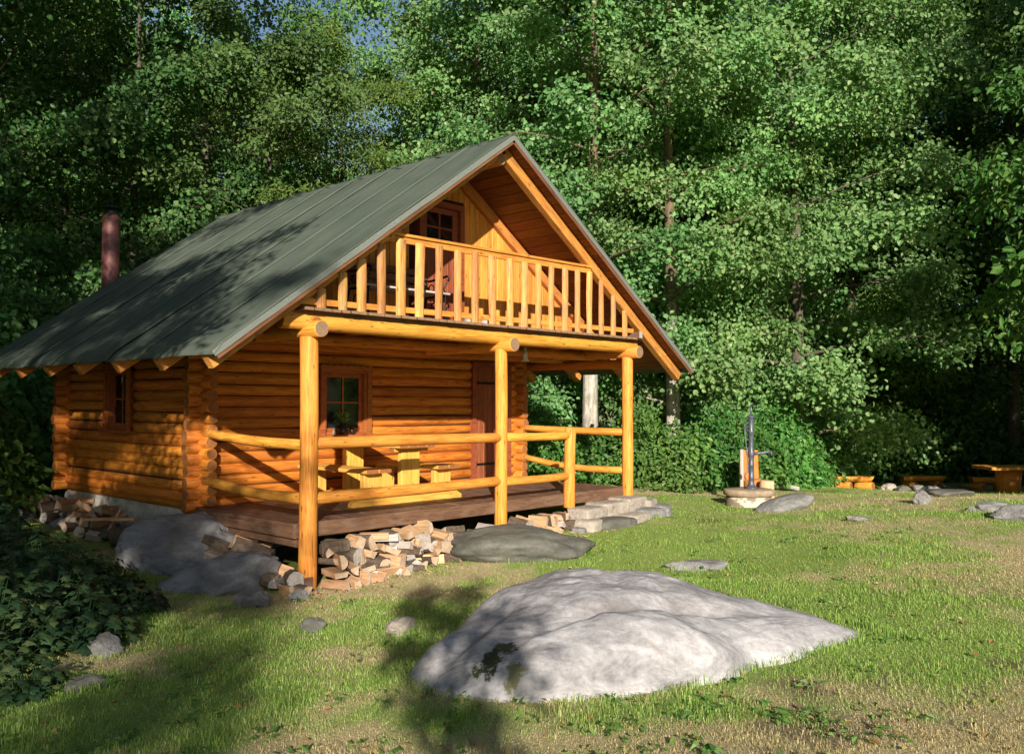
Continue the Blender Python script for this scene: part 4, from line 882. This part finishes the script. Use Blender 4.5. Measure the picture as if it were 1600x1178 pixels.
#---VEG---
# ------------------------------------------------------------------ trees
def leaves(C, n, spread, size, aspect, out_dir, rg, droop=.15, up_bias=.35, fold=.18, flat=.75):
    """n leaves round each spray centre C (k,3); kites folded on the midrib, facing up and outwards"""
    k = len(C); m = k * n
    off = rg.normal(0, 1, (m, 3)) * np.array((1, 1, flat)) * np.repeat(spread, n)[:, None] * .55
    P = np.repeat(C, n, 0) + off; od = np.repeat(out_dir, n, 0)
    P[:, 2] -= droop * (off[:, 0] ** 2 + off[:, 1] ** 2) / np.maximum(np.repeat(spread, n), .05)
    nrm = unit(np.array((0, 0, up_bias)) + od * .75 + rg.normal(0, .6, (m, 3)))
    d = unit(unit(off + 1e-6) * .7 + od * .4 + rg.normal(0, .45, (m, 3)) + np.array((0, 0, -.25))); d = unit(d - nrm * (d * nrm).sum(1, keepdims=True))
    s = np.cross(nrm, d); l = size * rg.uniform(.65, 1.25, m)[:, None]; wv = l * aspect * .5
    V = np.stack([P, P + d * l * .45 + s * wv + nrm * l * fold, P + d * l - nrm * l * .12, P + d * l * .45 - s * wv + nrm * l * fold], 1).reshape(-1, 3)
    i0 = np.arange(m) * 4
    F = np.concatenate([np.stack([i0, i0 + 1, i0 + 2], 1), np.stack([i0, i0 + 2, i0 + 3], 1)])
    if aspect >= .6:                              # broad leaf: six corners round the midrib
        V = np.stack([P, P + d*l*.28 + s*wv*.92 + nrm*l*fold*.8, P + d*l*.72 + s*wv*.78 + nrm*l*fold*.4, P + d*l - nrm*l*.12, P + d*l*.72 - s*wv*.78 + nrm*l*fold*.4, P + d*l*.28 - s*wv*.92 + nrm*l*fold*.8], 1).reshape(-1, 3)
        i0 = np.arange(m) * 6; F = np.concatenate([np.stack([i0, i0 + 1, i0 + 2, i0 + 3], 1), np.stack([i0, i0 + 3, i0 + 4, i0 + 5], 1)])
    return V, F
def make_tree(name, seed, H, base, R, nl, bark, leafm, size=.085, aspect=.75, spread=.42, n=26, sub=5, r0=None, top=.35, updir=.35, droop=.15, flat=.75, dens=1.0):
    """tapered trunk with limbs, branches and leaf sprays; returns (trunk mesh, crown mesh)"""
    rg = np.random.default_rng(seed); r = random.Random(seed); wood_ = MB(); r0 = r0 or H * .0125
    ph = r.uniform(0, 6); wob = H * .012
    def tr(t): return Vector((wob * math.sin(t * 4 + ph) * t, wob * math.cos(t * 3.3 + ph) * t, -.3 + (H + .3) * t))
    ts = [0, .02, .06, .15, .3, .45, .6, .75, .88, 1.0]
    wood_.tube([tr(t) for t in ts], [r0 * (1.35 if t == 0 else 1.15 if t < .03 else 1) * (1 - .93 * t ** 1.1) for t in ts], 9, caps=False)
    C = []; O = []; S = []
    for i in range(nl):
        f = (i + r.uniform(0, .9)) / nl; t = (base + (H * .99 - base) * f) / H; az = i * 2.39996 + r.uniform(-.5, .5)
        prof = math.sin(math.pi * (.16 + .84 * (1 - f) ** .8) ) if f > .5 else .55 + .45 * math.sin(math.pi * f)
        prof = max(prof, .18) if f < .97 else .15
        ln = R * prof * r.uniform(.75, 1.15) * (1 if f < .8 else .8); d = Vector((math.cos(az), math.sin(az), 0)); upd = updir + .55 * f + r.uniform(-.12, .15)
        p0 = tr(t); pts = []
        for q in (0, .3, .6, .85, 1): pts.append(p0 + d * ln * q + UP * (ln * upd * q - ln * .30 * q * q) + Vector((r.uniform(-1, 1), r.uniform(-1, 1), r.uniform(-1, 1))) * .05 * ln * q)
        rl = max(.010, r0 * .30 * (1 - t * .8)); wood_.tube(pts, [rl, rl*.75, rl*.5, rl*.3, .006], 5, caps=False)
        tips = [(pts[-1], d)]
        for j in range(sub):
            q = .28 + .68 * (j + r.random()) / sub; k = min(3, int(q * 4)); a = pts[k].lerp(pts[k + 1], .5); az2 = az + r.choice((-1, 1)) * r.uniform(.4, 1.25)
            d2 = Vector((math.cos(az2), math.sin(az2), r.uniform(-.12, .40))); l2 = ln * r.uniform(.22, .42) * (1.15 - q * .4) + .15; e = a + d2 * l2 - UP * .08 * l2; mm = a.lerp(e, .5) + UP * .05 * l2
            wood_.tube([a, mm, e], [rl * .4, rl * .26, .005], 4, caps=False); tips += [(e, d2), (mm + UP * .08, d2), (a.lerp(e, .78), d2)]
        for p, dd in tips:
            C.append(p); O.append((dd.x, dd.y, .15)); S.append(spread * r.uniform(.7, 1.25))
    C = np.array([c[:] for c in C]); O = unit(np.array(O)); S = np.array(S)
    if dens < 1: kp = rg.random(len(C)) < dens; C, O, S = C[kp], O[kp], S[kp]
    V, F = leaves(C, n, S, size, aspect, O, rg, droop, flat=flat)
    return wood_.mesh(name + '_trunk', M[bark]), npmesh(name + '_crown', V, F, M[leafm])
TV = {
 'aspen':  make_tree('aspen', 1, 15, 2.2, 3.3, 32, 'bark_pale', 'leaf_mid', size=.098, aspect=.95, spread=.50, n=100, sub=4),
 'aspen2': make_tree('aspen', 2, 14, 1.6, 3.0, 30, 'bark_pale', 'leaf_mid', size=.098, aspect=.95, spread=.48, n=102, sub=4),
 'lime':   make_tree('lime', 3, 13, 1.2, 3.5, 30, 'bark_dark', 'leaf_mid', size=.102, aspect=.85, spread=.52, n=100, sub=4, updir=.25),
 'alder':  make_tree('alder', 4, 13, 1.5, 3.3, 30, 'bark_dark', 'leaf_dark', size=.115, aspect=.8, spread=.50, n=74, sub=4, updir=.2),
 'alder2': make_tree('alder', 5, 15, 2.5, 3.4, 31, 'bark_dark', 'leaf_dark', size=.115, aspect=.8, spread=.50, n=74, sub=4),
 'ash':    make_tree('ash', 6, 14, 2.0, 3.2, 32, 'bark_dark', 'leaf_yel', size=.16, aspect=.34, spread=.50, n=60, sub=4, droop=.5),
 'sparse': make_tree('sparse', 8, 15, 5.0, 2.6, 28, 'bark_dark', 'leaf_mid', size=.11, aspect=.58, spread=.42, n=34, sub=3, updir=.6),
 'oak':    make_tree('oak', 9, 6.6, 3.3, 2.7, 20, 'bark_dark', 'leaf_bush', size=.155, aspect=.6, spread=.42, n=34, sub=5, updir=.22, dens=.8),
 'dapple': make_tree('dapple', 14, 13, 1.6, 3.4, 32, 'bark_dark', 'leaf_dark', size=.13, aspect=.58, spread=.40, n=44, sub=4, dens=.95),
}
def plant(kind, name, D, L, sc, rot, label, group=None, cat='tree', dz=-.05):
    x, y = cp(D, L); mw = Matrix.Translation((x, y, g1(x, y) + dz)) @ Matrix.Rotation(rot, 4, 'Z') @ Matrix.Diagonal((sc * random.uniform(.93, 1.07), sc * random.uniform(.93, 1.07), sc, 1))
    t = link(name, None, None, mw); tag(t, label, cat, group)
    a, b = TV[kind]; link('trunk', a, t, mw); link('crown', b, t, mw); return t
# forest edge: (kind, px in the photo's width, distance, scale, label)
EDGE = [
 ('aspen', 922, 20.6, 1.0, 'pale trunked tree seen through the porch right beside the cabin'),
 ('aspen2', 1052, 21.2, 1.05, 'tall pale trunked tree rising right of the roof'),
 ('lime', 1150, 23.5, 1.0, 'bushy bright tree standing behind the pump'),
 ('lime', 1245, 23.0, 1.15, 'bright round leaved tree with forked trunk right of the pump'),
 ('sparse', 880, 23.5, .95, 'thin dark trunk seen through the porch behind the pale one'),
 ('aspen', 815, 25.0, 1.1, 'tall tree directly behind the roof ridge'),
 ('lime', 990, 25.5, 1.15, 'dense tree crowning above the right roof slope'),
 ('ash', 1335, 27.5, 1.1, 'feathery leaved tree at the dark forest opening'),
 ('aspen', 735, 24.0, .95, 'lit tree just left of the roof peak'),
 ('ash', 535, 22.5, .74, 'yellowish feathery tree above the middle of the roof'),
 ('alder', 425, 21.5, .82, 'dark tree behind the upper left roof slope'),
 ('alder2', 320, 22.5, 1.05, 'tall dark tree right of the chimney pipe'),
 ('alder', 200, 20.5, 1.0, 'dark tree behind the chimney pipe'),
 ('alder2', 90, 21.5, 1.05, 'dark tree left of the chimney pipe'),
 ('alder', -20, 19.0, 1.0, 'dark tree at the left edge behind the cabin'),
 ('alder2', -120, 17.0, 1.0, 'dark tree beyond the left edge of the view'),
 ('oak', 1770, 15.2, 1.0, 'low leafy tree with bright leaves at the right edge'),
]
for i, (k, px, D, sc, lab) in enumerate(EDGE):
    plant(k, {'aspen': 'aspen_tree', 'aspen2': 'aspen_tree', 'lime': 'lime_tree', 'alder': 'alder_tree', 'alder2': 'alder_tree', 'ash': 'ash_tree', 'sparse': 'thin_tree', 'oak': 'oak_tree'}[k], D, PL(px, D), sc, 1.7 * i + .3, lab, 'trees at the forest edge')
rr = random.Random(5)
for D, step, kinds in ((28.5, 150, ['aspen', 'lime', 'alder2', 'aspen2']), (34.5, 150, ['alder', 'aspen', 'sparse', 'lime']), (43, 170, ['alder2', 'lime', 'aspen']), (54, 150, ['alder2', 'alder'])):
    px = -220
    while px < 1850:
        d = D + rr.uniform(-2, 2); k = rr.choice(kinds)
        gap = (D > 33 and (360 < px < 720)) or (D < 33 and 400 < px < 660); step_ = step * (.6 if px > 1250 else 1)
        if px > 1380 and D < 30: k = 'alder2'
        if gap: k = 'sparse'
        if not (gap and rr.random() < .62):
            plant(k, 'forest_tree', d, PL(px, d), rr.uniform(.95, 1.25) * (1.0 if D < 33 else 1.1), rr.uniform(0, 6), {'aspen': 'pale trunked', 'aspen2': 'pale trunked', 'lime': 'bushy', 'alder': 'dark leaved', 'alder2': 'tall dark leaved', 'sparse': 'thin'}[k] + ' forest tree ' + ('in the second row' if D < 30 else 'far back') + ' ' + ('left of the chimney' if px < 170 else 'above the left roof slope' if px < 520 else 'behind the roof peak' if px < 900 else 'behind the pump' if px < 1250 else 'in the dark wood at right'), 'trees deep in the forest')
        px += step_ * rr.uniform(.8, 1.2)
# shaded wood at the right and behind the photographer
SHADE = [('alder2', 16.0, 13.4, .95), ('alder2', 13.0, 16.0, 1.0), ('alder2', 9.5, 18.0, .9), ('alder2', 20.0, 15.6, 1.05), ('alder', 17.5, 17.0, 1.0), ('alder2', 8.0, 15.5, .9), ('alder2', 20.5, 19.5, 1.0), ('alder', 25, 20.5, 1.0),
         ('alder', 2.4, -5.8, .84), ('dapple', -3.5, -5.6, .8), ('alder2', 8.5, -9.5, .85), ('alder', -9, -3.6, .80), ('dapple', -15, -2.6, .7), ('alder2', -14, -8.5, .9), ('alder', 12.5, -11.5, .9), ('alder2', -3.0, -10.5, .9)]
TV['young'] = make_tree('young', 12, 4.4, 2.5, .34, 12, 'bark_dark', 'leaf_dark', size=.10, aspect=.8, spread=.16, n=16, sub=2, r0=.12)
plant('young', 'shadow_tree', -4.0, .34, 1.0, .4, 'unseen slim young tree added behind the photographer to cast a narrow shadow on the lawn', 'trees round the clearing')  # unseen tree, added and shaped for its shadow stripe on the lawn
for i, (k, D, L, sc) in enumerate(SHADE):
    plant(k, 'clearing_tree', D, L, sc, 2.1 * i, 'tall tree at the clearing\'s side, outside the view', 'trees round the clearing')

# ------------------------------------------------------------------ shrubs
def make_bush(name, seed, R, H, leafm, size, aspect, k=130, n=26, spread=.22):
    rg = np.random.default_rng(seed); r = random.Random(seed); st = MB(); C = []; O = []
    for i in range(k):
        az = r.uniform(0, 6.283); q = math.sqrt(r.random()); hz = r.random(); e = math.sqrt(max(0, 1 - hz * hz)) ; lump = 1 + .42 * mnoise.noise(Vector((math.cos(az) * 1.6, math.sin(az) * 1.6, hz * 2.2 + seed))); rad = R * (.50 + .50 * q) * (e * .85 + .15) * lump
        p = Vector((math.cos(az) * rad, math.sin(az) * rad, H * hz * r.uniform(.70, 1.10) * lump + .08)); C.append(p[:]); O.append((math.cos(az), math.sin(az), .2))
        if i % 4 == 0: st.tube([(p.x * .12, p.y * .12, -.1), (p.x * .55, p.y * .55, p.z * .6), p], [.014, .01, .004], 4, caps=False)
    V, F = leaves(np.array(C), n, np.full(k, spread), size, aspect, unit(np.array(O)), rg, .2, flat=.6)
    V[:, 2] = np.maximum(V[:, 2], .01)
    return st.mesh(name + '_stems', M['bark_dark']), npmesh(name + '_foliage', V, F, M[leafm])
BV = {'a': make_bush('shrub', 21, 1.35, 2.0, 'leaf_bush', .16, .62, 170, 22, .34), 'b': make_bush('shrub', 22, 1.15, 1.4, 'leaf_bush', .15, .7, 125, 22, .32), 'c': make_bush('shrub', 23, 1.1, 2.7, 'leaf_mid', .14, .8, 170, 22, .36), 'd': make_bush('shrub', 24, .8, .8, 'leaf_yel', .12, .6, 80, 20, .24)}
def bush(kind, D, L, sc, rot, label, group, name='shrub', dz=0.):
    x, y = cp(D, L); mw = Matrix.Translation((x, y, g1(x, y) - .05 + dz)) @ Matrix.Rotation(rot, 4, 'Z') @ Matrix.Scale(sc, 4)
    t = link(name, None, None, mw); tag(t, label, 'shrub', group); a, b = BV[kind]; link('stems', a, t, mw); link('foliage', b, t, mw)
SH = [('b', 870, 18.9, .7, 'low shrub seen under the right porch rail'), ('b', 950, 19.8, .75, 'leafy shrub between the pale trunk and the right post'), ('a', 1008, 19.8, .72, 'dense green shrub just right of the right post'), ('b', 1068, 19.6, .8, 'round shrub at the foot of the tall pale trunk'),
      ('a', 1118, 20.0, .70, 'green shrub left of the pump'), ('b', 1165, 19.7, .85, 'green shrub straight behind the pump'), ('a', 1212, 20.6, .75, 'broad shrub behind the chopping block'), ('a', 1222, 22.8, .8, 'leafy shrub between the stump and the first bench'), ('d', 1255, 22.6, .8, 'low yellowish shrub left of the first bench'),
      ('c', 1185, 22.6, .85, 'tall light shrub rising behind the pump shrubs'), ('c', 1100, 23.0, .9, 'tall light shrub behind the shrub left of the pump'), ('c', 1292, 25.4, .95, 'tall shrub at the edge of the dark opening'), ('d', 1040, 18.9, .9, 'low yellowish plant clump in front of the shrubs'), ('c', 850, 21.5, .8, 'tall shrub framed by the porch rail and cabin corner')]
for i, (k, px, D, sc, lab) in enumerate(SH): bush(k, D, PL(px, D), sc, i * 1.3, lab, 'shrubs along the forest edge')
for D, L, sc in ((13.6, 11.9, .95), (13.2, 12.9, 1.2), (12.4, 12.8, 1.1), (13.0, 14.2, 1.25), (14.5, 13.4, 1.0)): bush('c', D, L, sc, D, 'tall shrub at the clearing\'s side, outside the view', 'added shrubs shading the table')  # unseen shrubs added to throw shade on the outdoor table
for i, (px, D) in enumerate([(1380, 29), (1450, 30), (1520, 28), (1590, 29), (1650, 27), (1420, 33), (1560, 33), (1330, 28), (40, 18.5), (-30, 16.5), (90, 20), (-110, 15.0), (-170, 13.5), (150, 19.5), (240, 20.5), (1700, 24), (330, 21), (480, 22), (620, 23)]):
    bush('acab'[i % 4], D, PL(px, D), 1.15, i * 2.2, ('broad', 'tall', 'leafy', 'low')[i % 4] + ' undergrowth shrub ' + ('in the dark wood behind the benches' if px > 1200 else 'behind the cabin' if px > 120 else 'at the left edge behind the cabin'), 'undergrowth shrubs')
# broad leaved plants at lower left: five lobed leaves on stems
def broad_plant(seed, R, H, k):
    rg = random.Random(seed); b = MB(); st = MB()
    lobes = [(0, 0), (.30, .10), (.52, .02), (.42, .30), (.72, .52), (.40, .56), (.0, 1.0), (-.40, .56), (-.72, .52), (-.42, .30), (-.52, .02), (-.30, .10)]
    for i in range(k):
        az = rg.uniform(0, 6.28); q = math.sqrt(rg.random()) * R; h = H * (1 - .6 * (q / R) ** 2) * rg.uniform(.35, 1.08); p = Vector((math.cos(az) * q, math.sin(az) * q, h))
        d = Vector((math.cos(az + rg.uniform(-1, 1)), math.sin(az + rg.uniform(-1, 1)), rg.uniform(-.5, .1))).normalized(); nn = (UP + Vector((rg.uniform(-.6, .6), rg.uniform(-.6, .6), 0)) + Vector((math.cos(az), math.sin(az), 0)) * .35).normalized()
        s = nn.cross(d).normalized(); nn = d.cross(s); l = rg.uniform(.045, .115)
        vs = [p + d * (y * l) + s * (x * l) - nn * (abs(x) * l * .22 + y * y * l * .2) for x, y in lobes] + [p + d * l * .45 + nn * l * .02]
        c = len(lobes); b.add(vs, [(c, j, (j + 1) % c) for j in range(c)])
        if i % 3 == 0: st.tube([(p.x * .3, p.y * .3, -.05), (p.x * .8, p.y * .8, h * .7), p], [.006, .005, .003], 4, caps=False)
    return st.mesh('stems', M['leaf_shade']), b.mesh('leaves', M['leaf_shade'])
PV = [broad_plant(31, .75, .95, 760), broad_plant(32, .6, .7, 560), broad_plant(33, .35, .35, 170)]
for i, (v, px, D, sc, rot, lab) in enumerate([(0, 5, 9.2, .95, 0, 'big dark broad leaved plant at the left edge below the side wall'), (0, 85, 8.7, .80, 1.1, 'dark broad leaved plant before the scrap pile'), (1, 55, 7.8, 1.0, 2.3, 'dark broad leaved plant in the shade at far left'), (1, 165, 9.0, .70, 3.1, 'leafy plant at the foot of the rock slab'),
      (2, 130, 7.4, 1.2, .5, 'low leafy plant behind the bluish stone'), (1, -20, 6.9, 1.0, 4.0, 'dark leafy plant cut by the left edge'), (2, 210, 8.6, .9, 1.9, 'small leafy plant left of the sloping pale rock'), (2, 45, 6.0, .8, .9, 'small leafy weed near the lower left corner'), (0, -60, 11.0, 1.0, 5.0, 'tall leafy plant at the left behind the others'), (2, 175, 7.8, .7, 5.5, 'small leafy weed beside the dark pointed stone')]):
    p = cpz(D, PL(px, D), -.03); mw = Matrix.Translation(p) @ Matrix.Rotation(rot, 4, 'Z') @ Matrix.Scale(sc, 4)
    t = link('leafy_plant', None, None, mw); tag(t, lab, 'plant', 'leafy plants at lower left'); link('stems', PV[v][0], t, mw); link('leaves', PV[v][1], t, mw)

# ------------------------------------------------------------------ grass
def make_grass(n, D0, D1, seed, hmin, hmax, wid, seg2, lim=.72):
    rg = np.random.default_rng(seed); D = D0 * (D1 / D0) ** rg.random(n); L = rg.uniform(-lim, lim, n) * D
    x = CAM.x + FW.x * D + RT.x * L; y = CAM.y + FW.y * D + RT.y * L
    ok = ~((x > -.25) & (x < 6.4) & (y > -.05) & (y < 7.6)); ok &= ~((x > -.9) & (x <= 0) & (y > 2.2) & (y < 7.6)); ok &= np.hypot(x - wx, y - wy) > .42
    u, d = L, D; ok &= ~((((u - .92) / 1.62) ** 2 + ((d - 6.95 - .1 * (u - .9)) / 1.08) ** 2) < .80)
    ok &= ~((D > 19.5) & (L > -2) & (L < 6)); x, y, D, L = x[ok], y[ok], D[ok], L[ok]; m = len(x)
    dr = dryness(x, y); br = bareness(x, y); keep = rg.random(m) < np.clip(1.0 - .60 * np.clip((br - .66) / .08, 0, 1) - .0 * np.clip((dr - .55) / .15, 0, 1), .12, 1)
    x, y, D, L, dr = x[keep], y[keep], D[keep], L[keep], dr[keep]; m = len(x); dn = np.clip((dr - .5) / .15, 0, 1)
    z = gz(x, y); h = rg.uniform(hmin, hmax, m) * (.55 + .9 * vnoise(x, y, 2.3, 50)) * (1 - .12 * dn); az = rg.uniform(0, 6.283, m); lean = rg.uniform(.2, 1.5, m) + .35 * dn
    tall = (rg.random(m) < .02 * (1 - dn)); h = np.where(tall, h * 1.9, h)
    crest = (L > 4.4) & (D > 12.5) & (D < 18.5) & (rg.random(m) < .25); h = np.where(crest, h * rg.uniform(1.5, 3.2, m), h)
    dx, dy = np.cos(az), np.sin(az); wv = wid * rg.uniform(.7, 1.3, m) * np.clip(D / 7, .8, 1.7); sx, sy = -dy * wv, dx * wv; zb = z - .01
    b0 = np.stack([x - sx, y - sy, zb], 1); b1 = np.stack([x + sx, y + sy, zb], 1)
    tip = np.stack([x + dx * h * lean, y + dy * h * lean, z + h * np.maximum(1.05 - .42 * lean, .30)], 1); i0 = np.arange(m)
    if seg2:
        mx_ = x + dx * h * lean * .35; my = y + dy * h * lean * .35; mz = z + h * np.clip(.72 - .2 * lean, .25, 1)
        m0 = np.stack([mx_ - sx*.8, my - sy*.8, mz], 1); m1 = np.stack([mx_ + sx*.8, my + sy*.8, mz], 1)
        V = np.stack([b0, b1, m0, m1, tip], 1).reshape(-1, 3); k = i0 * 5
        F = np.concatenate([np.stack([k, k+1, k+3], 1), np.stack([k, k+3, k+2], 1), np.stack([k+2, k+3, k+4], 1)])
    else:
        V = np.stack([b0, b1, tip], 1).reshape(-1, 3); k = i0 * 3; F = np.stack([k, k+1, k+2], 1)
    return V, F
def tufts(seed):
    rg = np.random.default_rng(seed); X = []; Y = []; Hh = []
    rocks = [o for o in bpy.data.objects if o.get('category') == 'rock' and o.get('group') is None]
    for o in rocks:
        v = np.empty(len(o.data.vertices) * 3, np.float32); o.data.vertices.foreach_get('co', v); v = v.reshape(-1, 3); mwn = np.array(WM[o.name]); p = v @ mwn[:3, :3].T + mwn[:3, 3]
        g = gz(p[:, 0], p[:, 1]); e = np.abs(p[:, 2] - g) < .03; p = p[e]
        if len(p) == 0: continue
        k = rg.integers(0, len(p), 260); c = np.array(mwn[:2, 3]); q = p[k, :2]; q = q + unit(q - c) * rg.uniform(.0, .05, (260, 1)) + rg.normal(0, .015, (260, 2))
        X.append(q[:, 0]); Y.append(q[:, 1]); Hh.append(rg.uniform(.03, .085, 260))
    bo_ = np.array(OUT + [OUT[0]]); t = rg.uniform(0, len(OUT), 2600); i = t.astype(int); f = (t - i)[:, None]; q = bo_[i] * (1 - f) + bo_[i + 1] * f; q = q + unit(q - np.array((.85, 6.95))) * rg.uniform(-.02, .07, (2600, 1))
    X.append(CAM.x + FW.x * q[:, 1] + RT.x * q[:, 0]); Y.append(CAM.y + FW.y * q[:, 1] + RT.y * q[:, 0]); Hh.append(rg.uniform(.03, .10, 2600))
    for _ in range(170):                                        # taller clumps anywhere on the lawn
        D = 3.6 * (14 / 3.6) ** rg.random(); L = rg.uniform(-.62, .62) * D; x, y = cp(D, L)
        if -.3 < x < 6.5 and y > -.3: continue
        k = 45; X.append(rg.normal(x, .05, k)); Y.append(rg.normal(y, .05, k)); Hh.append(rg.uniform(.04, .10, k))
    x, y, h = map(np.concatenate, (X, Y, Hh)); m = len(x); z = gz(x, y); az = rg.uniform(0, 6.283, m); dn = np.clip((dryness(x, y) - .5) / .15, 0, 1); h = h * (1 - .5 * dn); ln = rg.uniform(.1, 1.1, m) + .9 * dn; dx, dy = np.cos(az), np.sin(az); wv = rg.uniform(.0016, .003, m)
    b0 = np.stack([x + dy*wv, y - dx*wv, z - .01], 1); b1 = np.stack([x - dy*wv, y + dx*wv, z - .01], 1); mm = np.stack([x + dx*h*ln*.3, y + dy*h*ln*.3, z + h*.6], 1); o_ = np.stack([dy*wv*.8, -dx*wv*.8, 0*h], 1); tip = np.stack([x + dx*h*ln, y + dy*h*ln, z + h*np.maximum(1.05 - .4*ln, .2)], 1)
    V = np.stack([b0, b1, mm + o_, mm - o_, tip], 1).reshape(-1, 3); k = np.arange(m) * 5
    return V, np.concatenate([np.stack([k, k+1, k+3], 1), np.stack([k, k+3, k+2], 1), np.stack([k+2, k+3, k+4], 1)])
Vc, Fc = tufts(9)
Va, Fa = make_grass(240000, 3.2, 9.5, 3, .014, .046, .0021, True); Vb, Fb = make_grass(420000, 8.5, 23.0, 4, .012, .040, .0028, False)
tag(link('lawn_grass', npmesh('lawn_grass', np.concatenate([Va, Vb, Vc]), np.concatenate([Fa, Fb + len(Va), Fc + len(Va) + len(Vb)]), M['grass'])), 'short patchy green and straw coloured grass', None, None, 'stuff')
_V = np.concatenate([Va, Vb, Vc]); set_attr(bpy.data.objects['lawn_grass'].data, 'dry', dryness(_V[:, 0], _V[:, 1]))

# fallen leaves and small weeds on the lawn
rg = np.random.default_rng(17); k = 900; D = 3.4 * (18 / 3.4) ** rg.random(k); L = rg.uniform(-.66, .66, k) * D
x = CAM.x + FW.x * D + RT.x * L; y = CAM.y + FW.y * D + RT.y * L; ok = ~((x > -.3) & (x < 6.5) & (y > -.3)); x, y = x[ok], y[ok]
V, F = leaves(np.stack([x, y, gz(x, y) + .022], 1), 1, np.full(len(x), .01), .045, .7, np.zeros((len(x), 3)), rg, 0, 1.6)
M['fallen'] = leafmat('fallen_leaves', [(.20, .10, .035), (.30, .19, .07), (.36, .28, .10), (.22, .25, .08)], .15)
tag(link('fallen_leaves', npmesh('fallen_leaves', V, F, M['fallen'])), 'dry leaves scattered over the lawn', None, None, 'stuff')
k = 260; D = 3.5 * (12 / 3.5) ** rg.random(k); L = rg.uniform(-.66, .5, k) * D - .05 * D; x = CAM.x + FW.x * D + RT.x * L; y = CAM.y + FW.y * D + RT.y * L; ok = ~((x > -.3) & (x < 6.5) & (y > -.3)); x, y = x[ok], y[ok]
V, F = leaves(np.stack([x, y, gz(x, y) + .03], 1), 9, np.full(len(x), .06), .05, .55, np.zeros((len(x), 3)), rg, 0, 1.0, flat=.3)
tag(link('lawn_weeds', npmesh('lawn_weeds', V, F, M['leaf_bush'])), 'small broad leaved weeds scattered in the lawn', None, None, 'stuff')

k = 700; x = rg.uniform(-.5, 4.8, k); y = rg.uniform(-.75, -.15, k)
V, F = leaves(np.stack([x, y, gz(x, y) + .012], 1), 1, np.full(k, .01), .05, .45, np.zeros((k, 3)), rg, 0, 1.8)
M['chips'] = leafmat('wood_chips', [(.16, .09, .05), (.34, .21, .12), (.45, .30, .18), (.24, .19, .15)], .0, .8)
tag(link('wood_chips', npmesh('wood_chips', V, F, M['chips'])), 'bark and wood chips on the ground before the firewood', None, None, 'stuff')
